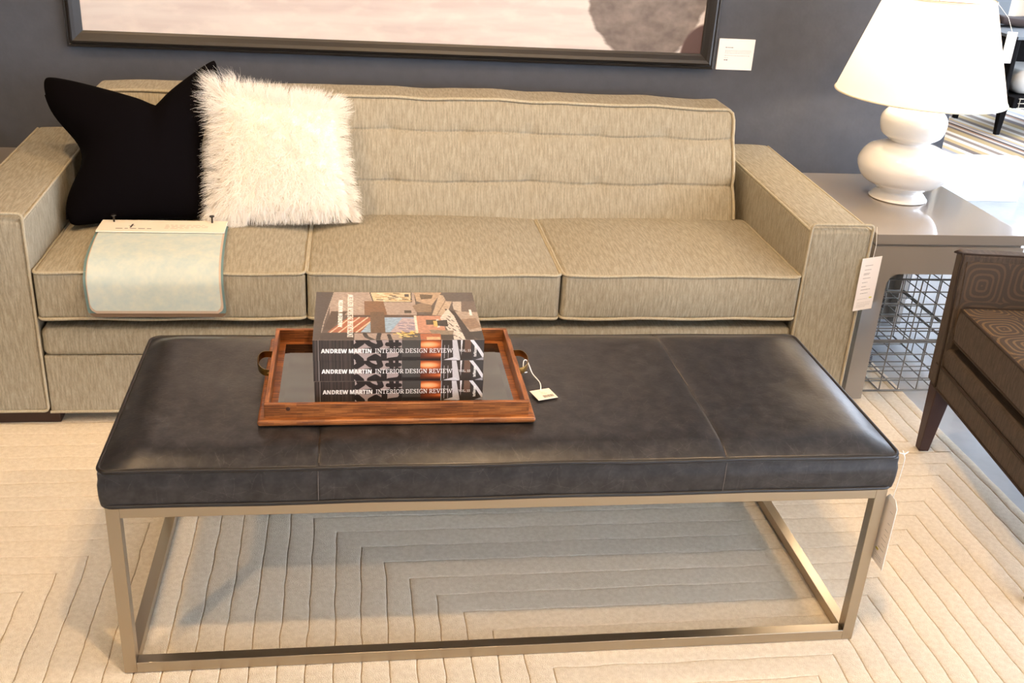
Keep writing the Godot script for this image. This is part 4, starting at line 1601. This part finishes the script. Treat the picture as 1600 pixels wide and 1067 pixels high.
	rect(im, 0.66, 0.94, 0.74, 1, c8(244, 176, 122), 0.03)
	rect(im, 0.745, 0.9, 0.82, 1, c8(62, 54, 48), 0.03)
	for k in 34:
		var x := 0.46 + 0.14 * rng.randf()
		var y := 0.84 + 0.12 * rng.randf() - (x - 0.46) * 0.2
		stroke(im, [[x, y], [x + 0.012, y + 0.006]], 0.012, [c8(226, 186, 66), c8(242, 214, 110)][k % 2])
	rect(im, 0, 0.993, 1, 1, c8(150, 140, 132))
	var fleck := noise(FastNoiseLite.TYPE_SIMPLEX_SMOOTH, 0.05, 3, 55)
	for y in im.get_height():
		for x in im.get_width():
			var c := im.get_pixel(x, y)
			var l := c.get_luminance()
			var k := 0.9 + 0.14 * fleck.get_noise_2d(x, y * 1.5)
			im.set_pixel(x, y, c.lerp(Color(l, l * 0.96, l * 0.9), 0.28) * k)
	im.resize(256, 187, Image.INTERPOLATE_CUBIC)
	im.resize(640, 468, Image.INTERPOLATE_CUBIC)
	return im

func build_books() -> void:
	var L := 0.333
	var T := 0.0445
	var D := 0.243
	var spine_m := print_mat(spine_picture(), 0.32)
	var cover_m := print_mat(cover_picture(), 0.3)
	var t_name := lettering("ANDREW MARTIN", ["Droid Sans"], 800, 0.0965, 0.0088)
	var t_title := lettering("INTERIOR DESIGN REVIEW", ["Droid Serif"], 400, 0.152, 0.0092)
	var t_vol := lettering("VOL. 15", ["Droid Serif"], 400, 0.023, 0.0046)
	var t_pub := lettering("teNeues", ["Droid Sans"], 700, 0.0235, 0.006)
	var which := ["bottom", "middle", "top"]
	for k in 3:
		var base := Vector3(0.5365 + [0.0015, 0.001, 0.0][k], 0.5033 + k * (T + 0.0003), -0.182 - D / 2 - [0.0, 0.0005, 0.0][k])
		var t := thing("design_book", "thick design book with dark collage spine, %s of the stack in the tray" % which[k], "book", base, deg_to_rad([0.2, -0.25, 0.0][k]), "design books stacked in the tray")
		part("page_block", slab(-L / 2 + 0.004, L / 2 - 0.004, 0.003, T - 0.003, -D / 2 + 0.004, D / 2 - 0.002, 0.001), M.page, t)
		var fc := part("front_cover", slab(-L / 2, L / 2, T - 0.003, T, -D / 2, D / 2, 0.0006), M.black_gloss, t)
		part("back_cover", slab(-L / 2, L / 2, 0, 0.003, -D / 2, D / 2, 0.0006), M.black_gloss, t)
		var sp := part("spine", slab(-L / 2, L / 2, 0.0002, T - 0.0002, D / 2 - 0.004, D / 2 + 0.0006, 0.0006), M.black_gloss, t)
		var f := MB.new()
		var z := D / 2 + 0.0008
		f.face(Vector3(-L / 2, T, z), Vector3(L / 2, T, z), Vector3(L / 2, 0.0003, z), Vector3(-L / 2, 0.0003, z), true)
		part("print", f, spine_m, sp)
		var g := MB.new()
		var y := T + 0.0002
		g.face(Vector3(-L / 2, y, -D / 2), Vector3(L / 2, y, -D / 2), Vector3(L / 2, y, z), Vector3(-L / 2, y, z), true)
		part("print", g, cover_m, fc)
		for w in [[t_name, 0.192, 0.48], [t_title, 0.587, 0.49], [t_vol, 0.888, 0.49]]:
			part("lettering", w[0], M.ink_white, sp).position = Vector3((w[1] - 0.5) * L, w[2] * T, z + 0.0002)
			if w[0] == t_name:
				part("lettering", w[0], M.ink_white, sp).position = Vector3((w[1] - 0.5) * L + 0.0005, w[2] * T + 0.0003, z + 0.00025)
		var pb := part("lettering", t_pub, M.ink_white, sp)
		pb.position = Vector3((0.948 - 0.5) * L, 0.45 * T, z + 0.0002)
		pb.rotation.z = PI / 2
		# the same words run up the cover
		var cov := Basis(Vector3(0, 0, -1), Vector3(-1, 0, 0), Vector3(0, 1, 0))
		for w in [[t_name, 0.155, 0.53, 1.43, 1.0], [t_title, 0.215, 0.50, 1.43, 1.2], [t_pub, 0.955, 0.55, 1.3, 1.1]]:
			var o := part("lettering", w[0], M.ink_white, fc)
			o.basis = cov.scaled_local(Vector3(w[3], w[4], 1.0))
			o.position = Vector3((w[1] - 0.5) * L, y + 0.0002, D / 2 - w[2] * D)

# ------------------------------------------------------------------ tags
func build_tags() -> void:
	# hang tag on the sofa arm
	var t := thing("hang_tag", "white printed hang tag on the front of the sofa's right arm", "tag", Vector3(1.926, 0.435, -0.995))
	var im := blank(128, 360, c8(240, 234, 230))
	text_lines(im, 0.22, [[0.14, 0.62], [0.22, 0.56], [0.29, 0.54], [0.31, 0.5], [0.38, 0.6], [0.46, 0.5], [0.54, 0.48], [0.60, 0.7], [0.67, 0.62]], c8(150, 144, 146), 21, 0.011)
	text_lines(im, 0.14, [[0.78, 0.66], [0.85, 0.86], [0.88, 0.86], [0.905, 0.86], [0.93, 0.6]], c8(190, 184, 184), 22, 0.009)
	rect(im, 0.74, 0.765, 0.88, 0.785, c8(204, 200, 60))
	var f := MB.new()
	f.face(Vector3(-0.0295, 0.078, 0.0006), Vector3(0.0285, 0.087, 0.0006), Vector3(0.029, -0.076, 0.0006), Vector3(-0.0275, -0.086, 0.0006), true)
	var card := MB.new()
	prism(card, PackedVector2Array([Vector2(-0.0295, 0.078), Vector2(0.0285, 0.087), Vector2(0.029, -0.076), Vector2(-0.0275, -0.086)]), -0.0006, 0.0004)
	var cd := part("card", card, M.paper, t)
	part("print", f, print_mat(im), cd)
	part("string", tubed(PackedVector3Array([Vector3(0.001, 0.078, 0.0008), Vector3(0.002, 0.12, 0.001), Vector3(-0.002, 0.172, -0.008)]), 0.0008, 5), M.string, t)
	# hang tag at the bench's front right corner
	var b := thing("hang_tag", "white printed hang tag on a string at the bench's front right corner", "tag", Vector3(1.5335, 0.285, 0.002), deg_to_rad(0))
	var im2 := blank(128, 360, c8(236, 228, 220))
	text_lines(im2, 0.2, [[0.12, 0.45], [0.3, 0.4], [0.42, 0.5], [0.5, 0.45], [0.58, 0.6], [0.66, 0.5], [0.74, 0.7], [0.86, 0.8], [0.89, 0.8], [0.92, 0.7]], c8(140, 134, 130), 31, 0.009)
	rect(im2, 0.62, 0.78, 0.86, 0.81, c8(190, 178, 40))
	var card2 := MB.new()
	prism(card2, PackedVector2Array([Vector2(-0.024, 0.068), Vector2(-0.012, 0.082), Vector2(0.012, 0.082), Vector2(0.024, 0.068), Vector2(0.024, -0.084), Vector2(-0.024, -0.084)]), -0.0005, 0.0005)
	var cd2 := part("card", card2, M.paper, b)
	cd2.rotation.y = PI / 2
	var f2 := MB.new()
	f2.face(Vector3(-0.024, 0.068, -0.0008), Vector3(0.024, 0.068, -0.0008), Vector3(0.024, -0.083, -0.0008), Vector3(-0.024, -0.083, -0.0008), true)
	part("print", f2, print_mat(im2), cd2)
	part("string", tubed(smooth_path([Vector3(-0.006, 0.186, -0.001), Vector3(-0.003, 0.184, 0.008), Vector3(0.001, 0.17, 0.006), Vector3(0.001, 0.12, 0.003), Vector3(0.0, 0.079, 0.0)], 4), 0.0009, 5), M.string, b)
	var knot := MB.new()
	tube(knot, PackedVector3Array([Vector3(-0.012, 0.189, 0.004), Vector3(-0.002, 0.187, 0.006), Vector3(0.006, 0.191, 0.004)]), 0.0013, 5)
	tube(knot, PackedVector3Array([Vector3(-0.006, 0.193, 0.002), Vector3(-0.003, 0.185, 0.008)]), 0.0013, 5)
	part("knot", knot, M.string, b)
	# barcode tag of the tray
	var g := thing("price_tag", "cream barcode price tag lying on the bench, tied to the tray", "tag", Vector3(0.8395, 0.4905, -0.2255), deg_to_rad(17.0))
	var im3 := blank(192, 128, c8(236, 222, 198))
	rng.seed = 3
	var x := 0.36
	while x < 0.9:
		var w := rng.randf_range(0.008, 0.03)
		rect(im3, x, 0.62, minf(x + w, 0.92), 0.86, c8(62, 54, 46))
		x += w + rng.randf_range(0.008, 0.022)
	text_lines(im3, 0.4, [[0.32, 0.62], [0.44, 0.7]], c8(176, 160, 136), 41, 0.04)
	rect(im3, 0.43, 0.12, 0.46, 0.17, c8(70, 60, 52))
	part("card", slab(-0.0225, 0.0225, 0.0005, 0.0014, -0.0215, 0.0215, 0.0003), M.page, g)
	var f3 := MB.new()
	f3.face(Vector3(-0.022, 0.0016, -0.021), Vector3(0.022, 0.0016, -0.021), Vector3(0.022, 0.0016, 0.021), Vector3(-0.022, 0.0016, 0.021), true)
	part("print", f3, print_mat(im3), g)
	var gi := g.transform.affine_inverse()
	var path := smooth_path([gi * Vector3(0.8355, 0.4925, -0.242), gi * Vector3(0.838, 0.496, -0.27), gi * Vector3(0.826, 0.503, -0.30), gi * Vector3(0.8165, 0.523, -0.318), gi * Vector3(0.8075, 0.526, -0.312), gi * Vector3(0.806, 0.51, -0.295), gi * Vector3(0.8155, 0.503, -0.306)], 5)
	part("string", tubed(path, 0.0011, 6), M.string, g)

# ------------------------------------------------------------------ beyond the end of the wall
func build_far_corner() -> void:
	one("low_plinth", slab(2.9, 3.955, -0.012, 0.213, -3.42, -3.31, 0.004), M.white_paint, "low white plinth on the floor behind the lamp table", "plinth")
	# striped rug: every stripe is a strip of its own
	var t := thing("striped_rug", "multicoloured striped rug under the dark chair in the background", "rug", Vector3(4.6, -0.012, -5.0))
	var cols := [c8(206, 178, 128), c8(226, 214, 196), c8(150, 132, 116), c8(232, 222, 206), c8(190, 164, 116), c8(116, 104, 98), c8(214, 204, 192), c8(168, 130, 104), c8(46, 40, 38), c8(222, 212, 200), c8(176, 172, 174), c8(212, 188, 142), c8(236, 228, 214), c8(128, 112, 100)]
	rng.seed = 19
	var x := -1.1
	var k := 0
	while x < 1.2:
		var w := rng.randf_range(0.025, 0.075)
		if k % 14 == 8:
			w = 0.022
		var m := mat(cols[k % cols.size()], 0.95)
		var st := part("stripe", slab(x, x + w, 0.0, 0.009, -1.6, 0.9, 0.002), m, t)
		st.rotation.y = 0.0
		x += w
		k += 1
	t.rotation.y = deg_to_rad(8.0)
	# dark chair with a pale cushion
	var c := thing("lounge_chair", "black lounge chair with slim dark legs on the striped rug", "chair", Vector3(5.05, -0.003, -5.05), deg_to_rad(4.0))
	part("seat_frame", slab(-0.36, 0.5, 0.20, 0.27, -0.32, 0.32, 0.008), M.matte_black, c)
	part("back_panel", slab(-0.36, 0.5, 0.27, 0.63, -0.32, -0.27, 0.01), M.matte_black, c)
	part("arm_panel", slab(-0.38, -0.34, 0.27, 0.63, -0.3, 0.22, 0.01), M.matte_black, c)
	part("top_rail", slab(-0.385, 0.5, 0.625, 0.645, -0.33, 0.24, 0.004), M.grey_paint, c)
	for q in [[-0.34, 0.2], [0.44, 0.2], [-0.34, -0.28], [0.44, -0.28]]:
		var l := MB.new()
		var taper := func(p: Vector3) -> Vector3:
			var s := clampf((0.1 - p.y) / 0.2, 0, 1)
			return Vector3(p.x * (1 - 0.4 * s), p.y, p.z * (1 - 0.4 * s))
		rbox(l, Vector3(q[0], 0.1, q[1]), Vector3(0.05, 0.2, 0.05), 0.003, Vector3i(1, 1, 1), 2, taper)
		part("leg", l, M.matte_black, c)
	for j in 3:
		part("wire", tubed(PackedVector3Array([Vector3(-0.33, 0.205 + 0.03 * j, 0.325), Vector3(0.5, 0.205 + 0.03 * j, 0.325)]), 0.003, 6), M.nickel, c)
	for j in 12:
		part("wire", tubed(PackedVector3Array([Vector3(-0.32 + 0.07 * j, 0.2, 0.326), Vector3(-0.32 + 0.07 * j, 0.27, 0.326)]), 0.003, 6), M.nickel, c)
	var cb := MB.new()
	rbox(cb, Vector3(5.13, 0.345, -5.03), Vector3(0.74, 0.15, 0.5), 0.07, Vector3i(6, 1, 4), 4)
	one("seat_pillow", cb, mat(c8(226, 220, 210), 0.95), "pale cushion on the seat of the black lounge chair", "cushion")
	var th := MB.new()
	var fold := func(p: Vector3) -> Vector3:
		p.y += 0.008 * sin(p.x * 14.0) + 0.006 * cos(p.z * 20.0)
		return p
	rbox(th, Vector3(5.1, 0.682, -5.3), Vector3(0.6, 0.05, 0.2), 0.024, Vector3i(10, 1, 4), 4, fold)
	one("folded_throw", th, mat(c8(62, 50, 46), 0.95), "dark brown throw lying on the back of the black lounge chair", "throw")
